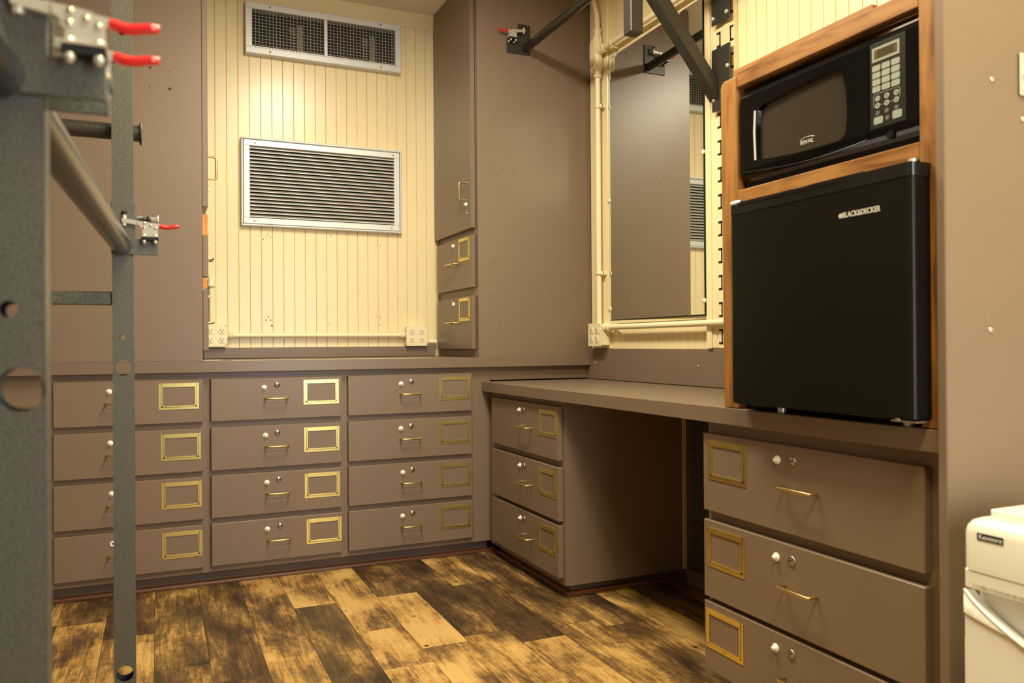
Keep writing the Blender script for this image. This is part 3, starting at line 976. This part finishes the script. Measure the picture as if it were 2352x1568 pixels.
# ------------------------------------------------------------------ toggle clamp builder (profile read in metres from the corner of the bracket foot)
def clamp(parent, X, name='toggle_clamp'):
    k = .00084
    P = lambda u, v: ((u - 308) * k, (551 - v) * k)
    mb = MB(X)
    side = [P(316, 508), P(335, 509), P(352, 512), P(357, 519), P(362, 523), P(363, 543), P(327, 543), P(327, 527), P(321, 521), P(316, 518)]
    for a_, b_ in ((-.0095, -.0075), (.0075, .0095)):
        mb.prism(side, a_, b_, 'xz')
    mb.box(*[P(325, 543)[0], P(364, 543)[0]], -.016, .016, P(0, 548)[1], P(0, 545)[1], .0005)
    c = mb.build(name, M['plated'], parent)
    mb = MB(X); mb.box(P(324, 0)[0], P(364, 0)[0], -.014, .014, P(0, 556)[1], P(0, 548.2)[1], .0005)
    mb.build('rubber_pad', M['black'], c)
    mb = MB(X)
    a0, a1 = P(280, 508), P(322, 513)
    mb.prism([P(280, 503), P(316, 506), P(322, 510), P(322, 519), P(316, 518), P(280, 512)], -.0055, .0055, 'xz')
    mb.cyl((P(286, 0)[0], 0, P(0, 520)[1]), (P(286, 0)[0], 0, P(0, 492)[1]), .0045, 12)
    mb.build('clamp_arm', M['plated'], c)
    mb = MB(X); mb.cyl((P(283, 0)[0] + .0025, 0, P(0, 493)[1]), (P(283, 0)[0] + .0025, 0, P(0, 484)[1]), .0055, 12); mb.build('rubber_tip', M['black'], c)
    mb = MB(X)
    mb.prism([P(348, 517), P(354, 511), P(370, 513), P(370, 521), P(356, 525)], -.003, .003, 'xz')
    mb.build('lever', M['plated'], c)
    mb = MB(X)
    pts = [P(366, 517), P(372, 518.5), P(380, 520), P(388, 520), P(396, 518), P(404, 516.5), P(411, 516), P(413, 516)]
    pts = [(a_, 0, b_) for a_, b_ in pts]
    mb.tube(pts, .004, 12, True, 0, [.0050, .0052, .0050, .0048, .0046, .0046, .0040, .0015])
    mb.build('grip', M['red'], c, 'red vinyl grip')
    for u in (331, 357):
        for y in (-.010, .010):
            mb = MB(X)
            x_ = P(u, 0)[0]
            mb.lathe((x_, y, P(0, 545)[1]), (0, 0, 1), [(0, .0048), (.003, .0048), (.0042, .003), (.0044, 0)], 8)
            mb.lathe((x_, y, P(0, 556)[1]), (0, 0, -1), [(-.001, .0030), (.001, .0046), (.005, .0046), (.006, .003), (.008, .0028), (.008, 0)], 8)
            mb.build('bolt', M['brass_dark'] if y < 0 and False else M['plated'], c)
    for u, v in ((332, 513), (346, 519), (331, 525), (357, 525)):
        a_, b_ = P(u, v)
        mb = MB(X); mb.lathe((a_, -.0095, b_), (0, -1, 0), [(0, .0033), (.0016, .0030), (.0024, 0)], 10); mb.build('rivet', M['screw'], c)
    return c


def plate_L(parent, X, mt, tail=True):
    """bracket plate: upright part 0..-.05 wide, foot sticking out to +.046; origin at the corner of the foot top"""
    mb = MB(X)
    mb.prism([(-.044, -.034), (.046, -.034), (.046, 0), (.002, 0), (.002, .078), (-.044, .078)], 0, .005, 'xz')
    return mb.build('bracket_plate', mt, parent, bevel=.001)


# ------------------------------------------------------------------ steel rack at left
def plate_holes(mb, x0, x1, z0, z1, y0, y1, hs):
    """plate between y0 and y1 with round holes hs=[(x,z,r)] sorted by z"""
    N = 24
    wd = x1 - x0
    cz = z0
    def quadbox(za, zb):
        mb.add([(x0, y0, za), (x1, y0, za), (x1, y0, zb), (x0, y0, zb)], [(0, 1, 2, 3)])
        mb.add([(x0, y1, za), (x1, y1, za), (x1, y1, zb), (x0, y1, zb)], [(3, 2, 1, 0)])
    for (hx, hz, r) in sorted(hs, key=lambda q: q[1]):
        hh = max(r + .004, .012)
        quadbox(cz, hz - hh)
        inner = []; outer = []
        for k in range(N):
            a_ = 2 * PI * (k + .5) / N
            c_, s_ = math.cos(a_), math.sin(a_)
            inner.append((hx + r * c_, hz + r * s_))
            ex = (x1 - hx) if c_ > 0 else (hx - x0)
            tt = min(ex / abs(c_) if abs(c_) > 1e-6 else 9, hh / abs(s_) if abs(s_) > 1e-6 else 9)
            outer.append((hx + c_ * tt, hz + s_ * tt))
        for (y, rev) in ((y0, 1), (y1, 0)):
            vs = [(a_, y, b_) for a_, b_ in inner] + [(a_, y, b_) for a_, b_ in outer]
            mb.add(vs, [((k, (k + 1) % N, (k + 1) % N + N, k + N)) for k in range(N)])
            # corners
            for cx_, cz_ in ((x0, hz - hh), (x1, hz - hh), (x1, hz + hh), (x0, hz + hh)):
                best = sorted(range(N), key=lambda q: (outer[q][0] - cx_) ** 2 + (outer[q][1] - cz_) ** 2)[:2]
                mb.add([(outer[best[0]][0], y, outer[best[0]][1]), (outer[best[1]][0], y, outer[best[1]][1]), (cx_, y, cz_)], [(0, 1, 2)])
        vs = [(a_, y0, b_) for a_, b_ in inner] + [(a_, y1, b_) for a_, b_ in inner]
        mb.add(vs, [(k, (k + 1) % N, (k + 1) % N + N, k + N) for k in range(N)], True)
        cz = hz + hh
    quadbox(cz, z1)


def post(parent, cx, yf, wd, z0, z1, hs, dp=None):
    dp = dp or wd
    x0, x1 = cx - wd / 2, cx + wd / 2
    mb = MB()
    plate_holes(mb, x0, x1, z0, z1, yf, yf + .003, hs)
    plate_holes(mb, x0, x1, z0, z1, yf + dp - .003, yf + dp, hs)
    mb.box(x0, x0 + .003, yf + .003, yf + dp - .003, z0, z1); mb.box(x1 - .003, x1, yf + .003, yf + dp - .003, z0, z1)
    return mb.build('post', M['steel'], parent)


t = thing('steel_rack', 'grey hammered-steel rack with two drilled posts at the left edge', 'rack', (-1.38, -1.85, 0))
yB, xB = -1.30, -1.3575
yA, xA = -2.40, -1.3975
hb = [(xB - .0015, .855, .0168), (xB - .0015, .919, .0062), (xB - .0005, 1.503, .0168), (xB, 1.564, .0062), (xB, .21, .0168)]
post(t, xB, yB, .041, .001, 2.45, hb)
ha = [(xA + .002, .864, .0185), (xA - .006, .931, .0070), (xA, 1.503, .0168)]
post(t, xA, yA, .041, .001, 2.45, ha)
# side rails
mb = MB(); mb.box(-2.05, xB - .021, yB + .008, yB + .034, .988, 1.0165, .002); mb.build('cross_bar', M['steel'], t)
mb = MB(); mb.cyl((-2.05, yB + .062, 1.368), (-1.327, yB + .062, 1.368), .0175, 20); mb.lathe((-1.327, yB + .062, 1.368), (1, 0, 0), [(0, .0175), (.001, .020), (.003, .025), (.006, .025), (.006, 0)], 20); mb.build('cross_pipe', M['darksteel'], t)
zr = 1.113
mb = MB(); mb.cyl((xA - .002, yA + .046, zr + .004), (xB - .002, yB - .0055, zr), .0205, 28)
mb.build('rail_pipe', M['blacktube'], t)
mb = MB(); mb.cyl((xA - .012, yA - .0065, zr + .012), (xA - .022, yA - .55, zr + .012), .0205, 28); mb.build('rail_pipe', M['blacktube'], t)
XB = Matrix.Translation((xB + .022, yB - .0055, 1.1285))
plate_L(t, XB, M['steel'])
plate_L(t, Matrix.Translation((xB + .022, yB - .0055, 1.682)), M['steel'])
clamp(t, XB @ Matrix.Translation((0, -.004, 0)))
XA = Matrix.Translation((xA + .022, yA - .0055, 1.1445))
plate_L(t, XA, M['steel'])
clamp(t, XA @ Matrix.Translation((0, -.004, 0.003)))
XA2 = Matrix.Translation((xA + .022, yA + .0415, 1.1445))
plate_L(t, XA2, M['steel'])
clamp(t, XA2 @ Matrix.Translation((0, .018, -.002)))
# spring plunger on far bracket
mb = MB(Matrix.Translation((xB + .0205, yB + .006, 1.172)))
mb.lathe((0, 0, 0), (1, 0, 0), [(0, .0065), (.021, .0065), (.021, .0045), (.027, .0045), (.027, .007), (.034, .007), (.034, .003)], 14)
mb.build('plunger_sleeve', M['darksteel'], t)
mb = MB(Matrix.Translation((xB + .0555, yB + .006, 1.172)))
mb.lathe((0, 0, 0), (1, 0, 0), [(-.002, .0045), (.009, .0055), (.012, .010), (.014, .010), (.0145, 0)], 16)
mb.build('plunger_knob', M['plated'], t)

# bracket and bar on the tall cabinet front
t = thing('hanging_bar', 'round black bar coming out of a plate high on the right tall cabinet', 'bar', (.16, -.8, 2.2))
mb = MB(); mb.cyl((.190, -.006, 2.196), (.190, -1.9, 2.196), .0185, 28); mb.build('bar', M['blacktube'], t)
mb = MB(); mb.prism([(.100, 2.168), (.212, 2.168), (.212, 2.300), (.155, 2.300), (.155, 2.222), (.100, 2.222)], -.006, -.0005, 'xz'); mb.build('bracket_plate', M['darksteel'], t, bevel=.001)
XM = Matrix.Translation((.152, -.024, 2.222)) @ Matrix.Diagonal((-1, 1, 1, 1)) @ Matrix.Scale(1.12, 4)
clamp(t, XM)

# ------------------------------------------------------------------ wooden appliance shelf
xs = -.0144
t = thing('appliance_shelf', 'varnished wooden shelf unit holding the microwave above the refrigerator', 'shelf', (.2, -1.88, .7405))
mb = MB()
mb.prism([(-1.637, .7410), (-1.585, .7410), (-1.580, 1.525), (-1.585, 1.536), (-1.594, 1.541), (-1.637, 1.541)], xs, .012, 'yz')
mb.build('stile', M['wood_z'], t, bevel=.002)
mb = MB(); mb.box(xs, .012, -2.182, -2.142, .7410, 1.58, .002); mb.build('stile', M['wood_z'], t)
mb = MB(); mb.box(xs + .001, .012, -2.141, -1.638, 1.512, 1.549, .002); mb.build('rail', M['wood_y'], t)
mb = MB(); mb.box(xs + .001, .012, -2.141, -1.638, 1.231, 1.265, .002); mb.build('rail', M['wood_y'], t)
mb = MB(); mb.box(.0125, .030, -2.016, -1.597, 1.540, 1.572, .002); mb.build('top_cleat', M['wood_y'], t)
mb = MB(); mb.box(.0125, .47, -1.615, -1.597, .7410, 1.539, .001); mb.build('side_panel', M['wood_z'], t)
mb = MB(); mb.box(.0125, .47, -2.180, -2.162, .7410, 1.539, .001); mb.build('side_panel', M['wood_z'], t)
mb = MB(); mb.box(.0305, .47, -2.161, -1.616, 1.520, 1.538, .001); mb.build('top_board', M['wood_y'], t)
mb = MB(); mb.box(.0125, .47, -2.161, -1.616, 1.240, 1.258, .001); mb.build('shelf_board', M['wood_y'], t)

# ------------------------------------------------------------------ microwave (front plane x=.015)
t = thing('microwave', 'glossy black microwave oven with keypad in the top of the wooden shelf', 'microwave', (.2, -1.87, 1.2585))
XM = FW(-.012) @ Matrix.Translation((.0666, 0, .0189)) @ Matrix.Scale(.979, 4)
mb = MB(XM)
mb.box(1.625, 2.114, .028, .38, 1.278, 1.500, .003)
mb.build('body', M['mwblack'], t)
for yy in (1.66, 2.09):
    mb = MB(XM); mb.cyl((yy, .05, 1.2662), (yy, .05, 1.279), .012, 14); mb.build('foot', M['mwblack'], t)


def mwfront(u0, u1, name, hole=None):
    """front moulding with chamfered top and bottom edges"""
    mb = MB(XM)
    prof = [(.027, 1.514), (.018, 1.513), (.006, 1.504), (0, 1.494), (0, 1.318), (.005, 1.305), (.018, 1.290), (.020, 1.270), (.027, 1.270)]
    if not hole:
        n = len(prof)
        vs = [(u0, w_, z_) for w_, z_ in prof] + [(u1, w_, z_) for w_, z_ in prof]
        mb.add(vs, [(i, i + 1, i + 1 + n, i + n) for i in range(n - 1)] + [tuple(range(n)), tuple(range(n, 2 * n))[::-1], (0, n, 2 * n - 1, n - 1)])
    else:
        n = len(prof)
        vs = [(u0, w_, z_) for w_, z_ in prof] + [(u1, w_, z_) for w_, z_ in prof]
        mb.add(vs, [(i, i + 1, i + 1 + n, i + n) for i in range(n - 1) if i != 3] + [tuple(range(n)), tuple(range(n, 2 * n))[::-1], (0, n, 2 * n - 1, n - 1)])
        O = [(u0, 1.318), (u1, 1.318), (u1, 1.494), (u0, 1.494)]
        # outer loop subdivided to meet the hole loop
        H = hole
        m_ = len(H)
        cu = sum(p[0] for p in H) / m_; cz_ = sum(p[1] for p in H) / m_
        Ov = []
        for (a_, b_) in H:
            du, dz = a_ - cu, b_ - cz_
            tt = min(((u1 - cu) if du > 0 else (cu - u0)) / max(abs(du), 1e-6), ((1.494 - cz_) if dz > 0 else (cz_ - 1.318)) / max(abs(dz), 1e-6))
            Ov.append((cu + du * tt, cz_ + dz * tt))
        vs = [(a_, 0, b_) for a_, b_ in H] + [(a_, 0, b_) for a_, b_ in Ov]
        mb.add(vs, [(k, (k + 1) % m_, (k + 1) % m_ + m_, k + m_) for k in range(m_)])
        for (cx_, cz2) in O:
            idx = sorted(range(m_), key=lambda q: (Ov[q][0] - cx_) ** 2 + (Ov[q][1] - cz2) ** 2)
            i0 = idx[0]
            # choose neighbour pair straddling the corner
            best = None
            for k in range(m_):
                a_, b_ = Ov[k], Ov[(k + 1) % m_]
                on = lambda p: (abs(p[0] - cx_) < 1e-5, abs(p[1] - cz2) < 1e-5)
                if (on(a_)[0] and on(b_)[1]) or (on(a_)[1] and on(b_)[0]):
                    best = k
            if best is not None:
                a_, b_ = Ov[best], Ov[(best + 1) % m_]
                mb.add([(a_[0], 0, a_[1]), (b_[0], 0, b_[1]), (cx_, 0, cz2)], [(0, 1, 2)])
        vs = [(a_, 0, b_) for a_, b_ in H] + [(cu + (a_ - cu) * .975, .010, cz_ + (b_ - cz_) * .95) for a_, b_ in H]
        mb.add(vs, [(k, (k + 1) % m_, (k + 1) % m_ + m_, k + m_) for k in range(m_)])
    return mb.build(name, M['mwblack'], t)


win = [(1.676, 1.335), (1.70, 1.330), (1.80, 1.322), (1.925, 1.320), (1.942, 1.330), (1.948, 1.36), (1.946, 1.42), (1.935, 1.462), (1.918, 1.476), (1.80, 1.470), (1.70, 1.461), (1.680, 1.452), (1.676, 1.43)]
door = mwfront(1.618, 2.0005, 'door', win)
mb = MB(XM)
cu = sum(p[0] for p in win) / len(win); cz_ = sum(p[1] for p in win) / len(win)
mb.add([(cu + (a_ - cu) * .98, .0098, cz_ + (b_ - cz_) * .96) for a_, b_ in win], [tuple(range(len(win)))])
mb.build('window', M['mwglass'], door)
mb = MB(XM); mb.tube([(1.671, -.0005, 1.452), (1.6685, -.001, 1.40), (1.671, -.0005, 1.334)], .0028, 10); mb.build('door_trim', M['logo'], door, 'silver strip left of the window')
XT = XM @ Matrix.Translation((0, .0088, 0))
mb = MB(XM); mb.tube([(1.625 + .374 * k / 12, -.0008, 1.3135 - .0165 * math.sin(PI * (k / 12) * .80)) for k in range(13)], .0016, 8)
mb.build('lower_ridge', M['fridgecap'], door)
text_mesh('RIVAL', .0135, XT @ Matrix.Translation((1.827, .0, 1.3425)), M['logo'], 'logo', door, 1.15)
mb = MB(XT); mb.tube([(1.806, 0, 1.348), (1.815, 0, 1.3525), (1.827, 0, 1.3535), (1.84, 0, 1.3525), (1.849, 0, 1.350)], .0007, 6); mb.build('logo_swoosh', M['logo'], door)
for o_ in list(door.children):
    if o_.name.startswith('logo'):
        for v in o_.data.vertices: v.co.x -= -.0
pan = mwfront(2.0015, 2.118, 'control_panel')
mb = MB(XM); mb.box(2.008, 2.0905, -.0012, -.0002, 1.322, 1.4905, .0004); mb.build('keypad_membrane', M['mwpanel'], pan)
mb = MB(XM); frame(mb, 2.0135, 2.0775, 1.4535, 1.4815, .0045, -.0018, -.0012, 0); mb.build('display_bezel', M['button'], pan)
mb = MB(XM); mb.box(2.018, 2.073, -.0016, -.0012, 1.458, 1.477); mb.build('display', M['lcd'], pan)
text_mesh('8888', .021, XM @ Matrix.Translation((2.0455, -.0018, 1.4672)), M['lcddig'], 'display_digits', pan, .95, .0001)


def rbutton(u, z, a_, b_, m=None):
    mb = MB(XM)
    pts = []
    c = min(a_, b_) * .4
    for sx, sz, st in ((1, 1, 0), (-1, 1, 1), (-1, -1, 2), (1, -1, 3)):
        for k in range(4):
            an = PI / 2 * st + PI / 2 * k / 3
            pts.append((u + sx * (a_ - c) + c * math.cos(an), z + sz * (b_ - c) + c * math.sin(an)))
    mb.prism(pts, -.0022, -.0012, 'xz')
    return mb.build('button', m or M['button'], pan)


for zz in (1.4405, 1.4265, 1.4128, 1.399):
    for uu in (2.0235, 2.046, 2.0685):
        rbutton(uu, zz, .0095, .0058)
num = 0
for zz in (1.380, 1.366, 1.351):
    for uu in (2.0262, 2.0478, 2.070):
        num += 1
        mb = MB(XM); mb.cyl((uu, -.0022, zz), (uu, -.0012, zz), .0056, 18); mb.build('round_button', M['button'] if num < 7 else M['buttonring'], pan)
        text_mesh(str(num), .0075, XM @ Matrix.Translation((uu, -.0024, zz)), M['lcddig'] if num < 7 else M['button'], 'button_digit', pan, 1, .0001)
mb = MB(XM); mb.cyl((2.049, -.0022, 1.3365), (2.049, -.0012, 1.3365), .0056, 18); mb.build('round_button', M['buttonring'], pan)
text_mesh('0', .0075, XM @ Matrix.Translation((2.049, -.0024, 1.3365)), M['button'], 'button_digit', pan, 1, .0001)
rbutton(2.0275, 1.3365, .0105, .0072); rbutton(2.0715, 1.338, .0105, .0078)
mb = MB(XM)
mb.tube([(2.0185, -.0013, 1.364), (2.0165, -.0013, 1.368), (2.0165, -.0013, 1.386), (2.019, -.0013, 1.3895), (2.075, -.0013, 1.3895), (2.078, -.0013, 1.386), (2.078, -.0013, 1.372), (2.075, -.0013, 1.368)], .0005, 6)
mb.cyl((2.0315, -.0013, 1.366), (2.0425, -.0013, 1.366), .0004, 6); mb.cyl((2.053, -.0013, 1.366), (2.0645, -.0013, 1.366), .0004, 6)
mb.build('keypad_outline', M['button'], pan)
mb = MB(XM); mb.cyl((2.052, .000, 1.303), (2.052, .012, 1.303), .008, 18); mb.build('door_release', M['fridgecap'], pan)

# ------------------------------------------------------------------ refrigerator
t = thing('refrigerator', 'compact black refrigerator under the microwave in the wooden shelf', 'refrigerator', (.2, -1.9, .7405))
mb = MB(); mb.box(-.006, .42, -2.134, -1.642, .756, 1.222, .003); mb.build('body', M['mwblack'], t)
# door outline (u along width, w depth), rounded front edges
def door_outline(u0, u1, w0, w1, r):
    pts = [(u0, w1)]
    for k in range(7):
        a_ = PI + PI / 2 * k / 6
        pts.append((u0 + r + r * math.cos(a_), w0 + r + r * math.sin(a_)))
    for k in range(7):
        a_ = 1.5 * PI + PI / 2 * k / 6
        pts.append((u1 - r + r * math.cos(a_), w0 + r + r * math.sin(a_)))
    pts.append((u1, w1))
    return pts


XR = FW(-.062)
def extr(u0, u1, w0, w1, r, z0, z1, m, nm, par):
    mb = MB(XR)
    pl = door_outline(u0, u1, w0, w1, r)
    n = len(pl)
    vs = [(a_, b_, z0) for a_, b_ in pl] + [(a_, b_, z1) for a_, b_ in pl]
    mb.add(vs, [tuple(range(n)), tuple(range(2 * n - 1, n - 1, -1))])
    mb.add(vs, [(i, (i + 1) % n, (i + 1) % n + n, i + n) for i in range(n)], True)
    o = mb.build(nm, m, par)
    md = o.modifiers.new('e', 'EDGE_SPLIT'); md.split_angle = math.radians(40)
    return o


door = extr(1.668, 2.164, 0, .050, .012, .760, 1.196, M['fridge'], 'door', t)
cap = extr(1.667, 2.165, -.001, .050, .012, 1.1962, 1.221, M['fridgecap'], 'door_cap', t)
mb = MB(XR); mb.box(1.70, 2.06, -.0025, .012, 1.213, 1.2235, .002); mb.build('grip_lip', M['fridgecap'], cap)
mb = MB(XR); mb.lathe((1.672, .004, 1.2235), (1, 0, 0), [(0, .002), (.002, .006), (.02, .007), (.035, .004)], 12); mb.build('cap_corner', M['alum'], cap)
mb = MB(XR); mb.cyl((2.150, .020, 1.2212), (2.150, .020, 1.229), .007, 14); mb.build('hinge_pin', M['plated'], t)
mb = MB(XR); mb.box(2.105, 2.160, .012, .12, .752, .7555, .0005); mb.cyl((2.120, .014, .7555), (2.120, .014, .7597), .006, 12); mb.build('hinge_plate', M['screw'], t)
mb = MB(XR); mb.box(1.672, 2.16, .010, .055, .7565, .7598, .001); mb.build('door_bottom', M['mwblack'], t)
for uu, ww in ((1.765, .066), (2.10, .066)):
    mb = MB(XR); mb.cyl((uu, ww, .7405), (uu, ww, .756), .010, 14); mb.build('foot', M['plated'], t)
text_mesh('BLACK&DECKER', .0145, XR @ Matrix.Translation((2.052, -.0006, 1.1465)), M['logo'], 'logo', door, .83, .0003, .0004)
mb = MB(XR); mb.cyl((2.0025, -.0008, 1.1465), (2.0025, 0, 1.1465), .0052, 6); mb.build('logo_nut', M['logo'], door)

# ------------------------------------------------------------------ divider panel at right
t = thing('divider_panel', 'brown painted divider panel right of the wooden shelf with a metal latch', 'panel', (.23, -2.2, 0.001))
mb = MB(); mb.box(-.030, .515, -2.206, -2.1865, .001, 2.2, .002); mb.build('panel', M['brown'], t)
XP = FS(-2.206)
for uu, zz in ((.0945, 1.373), (.179, 1.310), (.0845, .919)):
    mb = MB(XP); mb.lathe((uu, 0, zz), (0, -1, 0), [(0, .0055), (.001, .0055), (.0025, .0035), (.0028, 0)], 14); mb.build('screw', M['screw'], t)
mb = MB(XP); mb.box(.1665, .215, -.006, -.0005, 1.352, 1.432, .003); mb.cyl((.187, -.012, 1.392), (.187, -.006, 1.392), .012, 16)
for zz in (1.362, 1.422):
    mb.cyl((.178, -.0078, zz), (.178, -.006, zz), .004, 12)
mb.build('latch_plate', M['plated'], t)

# ------------------------------------------------------------------ white appliance
t = thing('white_appliance', 'small white plastic household appliance with curved scoop handle, bottom right corner', 'appliance', (.1, -2.5, 0))
XA_ = FW(-.1)
def robox(mb, u0, u1, w0, w1, z0, z1, r):
    pl = []
    for cx_, cy_, st in ((u0 + r, w0 + r, 2), (u1 - r, w0 + r, 3), (u1 - r, w1 - r, 0), (u0 + r, w1 - r, 1)):
        for k in range(6):
            a_ = PI / 2 * st + PI / 2 * k / 5
            pl.append((cx_ + r * math.cos(a_), cy_ + r * math.sin(a_)))
    n = len(pl)
    vs = [(a_, b_, z0) for a_, b_ in pl] + [(a_, b_, z1) for a_, b_ in pl]
    mb.add(vs, [tuple(range(n)), tuple(range(2 * n - 1, n - 1, -1))])
    mb.add(vs, [(i, (i + 1) % n, (i + 1) % n + n, i + n) for i in range(n)], True)


mb = MB(XA_); robox(mb, 2.283, 2.72, .030, .34, .012, .600, .02)
mb.build('body', M['white'], t)
mb = MB(XA_)
secs = [(.532, .0, .0), (.592, .0, .0), (.602, .002, .002), (.610, .007, .007), (.614, .015, .016)]
mb = MB(XA_)
rings = []
for z_, ins, _ in secs:
    pl = []
    r = .016
    u0, u1, w0, w1 = 2.283 + ins, 2.72 - ins, 0 + ins, .34 - ins
    for cx_, cy_, st in ((u0 + r, w0 + r, 2), (u1 - r, w0 + r, 3), (u1 - r, w1 - r, 0), (u0 + r, w1 - r, 1)):
        for k in range(6):
            a_ = PI / 2 * st + PI / 2 * k / 5
            pl.append((cx_ + r * math.cos(a_), cy_ + r * math.sin(a_), z_))
    rings.append(pl)
n = len(rings[0])
mb.add([p for rg in rings for p in rg], [(i * n + j, i * n + (j + 1) % n, (i + 1) * n + (j + 1) % n, (i + 1) * n + j) for i in range(len(rings) - 1) for j in range(n)], True)
mb.add(rings[0], [tuple(range(n))]); mb.add(rings[-1], [tuple(range(n))])
mb.box(2.287, 2.716, .001, .03, .502, .533, .002)
mb.build('top_housing', M['white'], t)
mb = MB(XA_); robox(mb, 2.303, 2.70, .03, .31, .6145, .626, .02); mb.build('lid', M['whitelip'], t, bevel=.004)
# lower front with the scoop: curve z(u)
def zc(u):
    s_ = (u - 2.286) / (2.717 - 2.286)
    return .498 - .085 * max(0.0, math.sin(PI * min(max(s_, 0), 1))) ** .8
N = 28
us = [2.286 + (2.717 - 2.286) * k / N for k in range(N + 1)]
mb = MB(XA_)
vs = []
for u in us:
    s_ = (u - 2.286) / (2.717 - 2.286)
    low = .462 - .030 * max(0.0, math.sin(PI * s_)) ** .9 * 1.0
    vs += [(u, .000, low), (u, .000, zc(u)), (u, .006, zc(u)), (u, .026, zc(u) - .004)]
mb.add(vs, [(4 * i + j, 4 * i + 4 + j, 4 * i + 5 + j, 4 * i + 1 + j) for i in range(N) for j in range(3)], True)
mb.build('handle_band', M['white'], t)
mb = MB(XA_); mb.tube([(u, .0015, zc(u)) for u in us], .0028, 10); mb.build('handle_lip', M['whitelip'], t)
mb = MB(XA_); mb.tube([(u, .002, .462 - .030 * max(0.0, math.sin(PI * (u - 2.286) / .431)) ** .9) for u in us], .0022, 10); mb.build('bucket_seam', M['whitelip'], t)
mb = MB(XA_)
vs = []
for u in us:
    s_ = (u - 2.286) / (2.717 - 2.286)
    vs += [(u, .003, .012), (u, .003, .462 - .030 * max(0.0, math.sin(PI * s_)) ** .9)]
mb.add(vs, [(2 * i, 2 * i + 2, 2 * i + 3, 2 * i + 1) for i in range(N)])
mb.box(2.283, 2.72, .004, .030, .012, .42, .002)
mb.build('bucket_front', M['white'], t)
mb = MB(XA_); mb.box(2.3105, 2.3535, -.0008, .0002, .5835, .5945); bd = mb.build('badge', M['darktext'], t)
text_mesh('Kenmore', .0105, XA_ @ Matrix.Translation((2.3325, -.0010, .5888)), M['white'], 'badge_text', bd, .95, .0002)
mb = MB(XA_)
random.seed(3)
u = 2.302
while u < 2.40:
    wdt = random.uniform(.001, .003)
    mb.box(u, u + wdt, -.0004, .0002, .5095, .5125); u += wdt + random.choice([.0007, .0007, .003])
mb.build('printed_caption', M['greytext'], t)
for uu in (2.31, 2.69):
    for ww in (.05, .30):
        mb = MB(XA_); mb.cyl((uu, ww, .0005), (uu, ww, .012), .012, 12); mb.build('foot', M['mwblack'], t)

# ------------------------------------------------------------------ ceiling lamps (above the frame)
for nm, (x, y), sz in (('a', (-.60, -1.15), (.15, .46)), ('b', (-.65, -2.8), (.46, .16))):
    t = thing('ceiling_light', 'flush ceiling light %s' % ('over the middle of the floor' if nm == 'a' else 'near the entrance opening'), 'lamp', (x, y, 2.455))
    mb = MB(); mb.box(x - sz[0], x + sz[0], y - sz[1], y + sz[1], 2.478, 2.4995, .003); mb.build('housing', M['white'], t)
    mb = MB(); mb.box(x - sz[0] + .01, x + sz[0] - .01, y - sz[1] + .01, y + sz[1] - .01, 2.455, 2.4775, .006); mb.build('diffuser', M['diffuser'], t)

for o in bpy.data.objects:
    if '_w' in o: del o['_w']
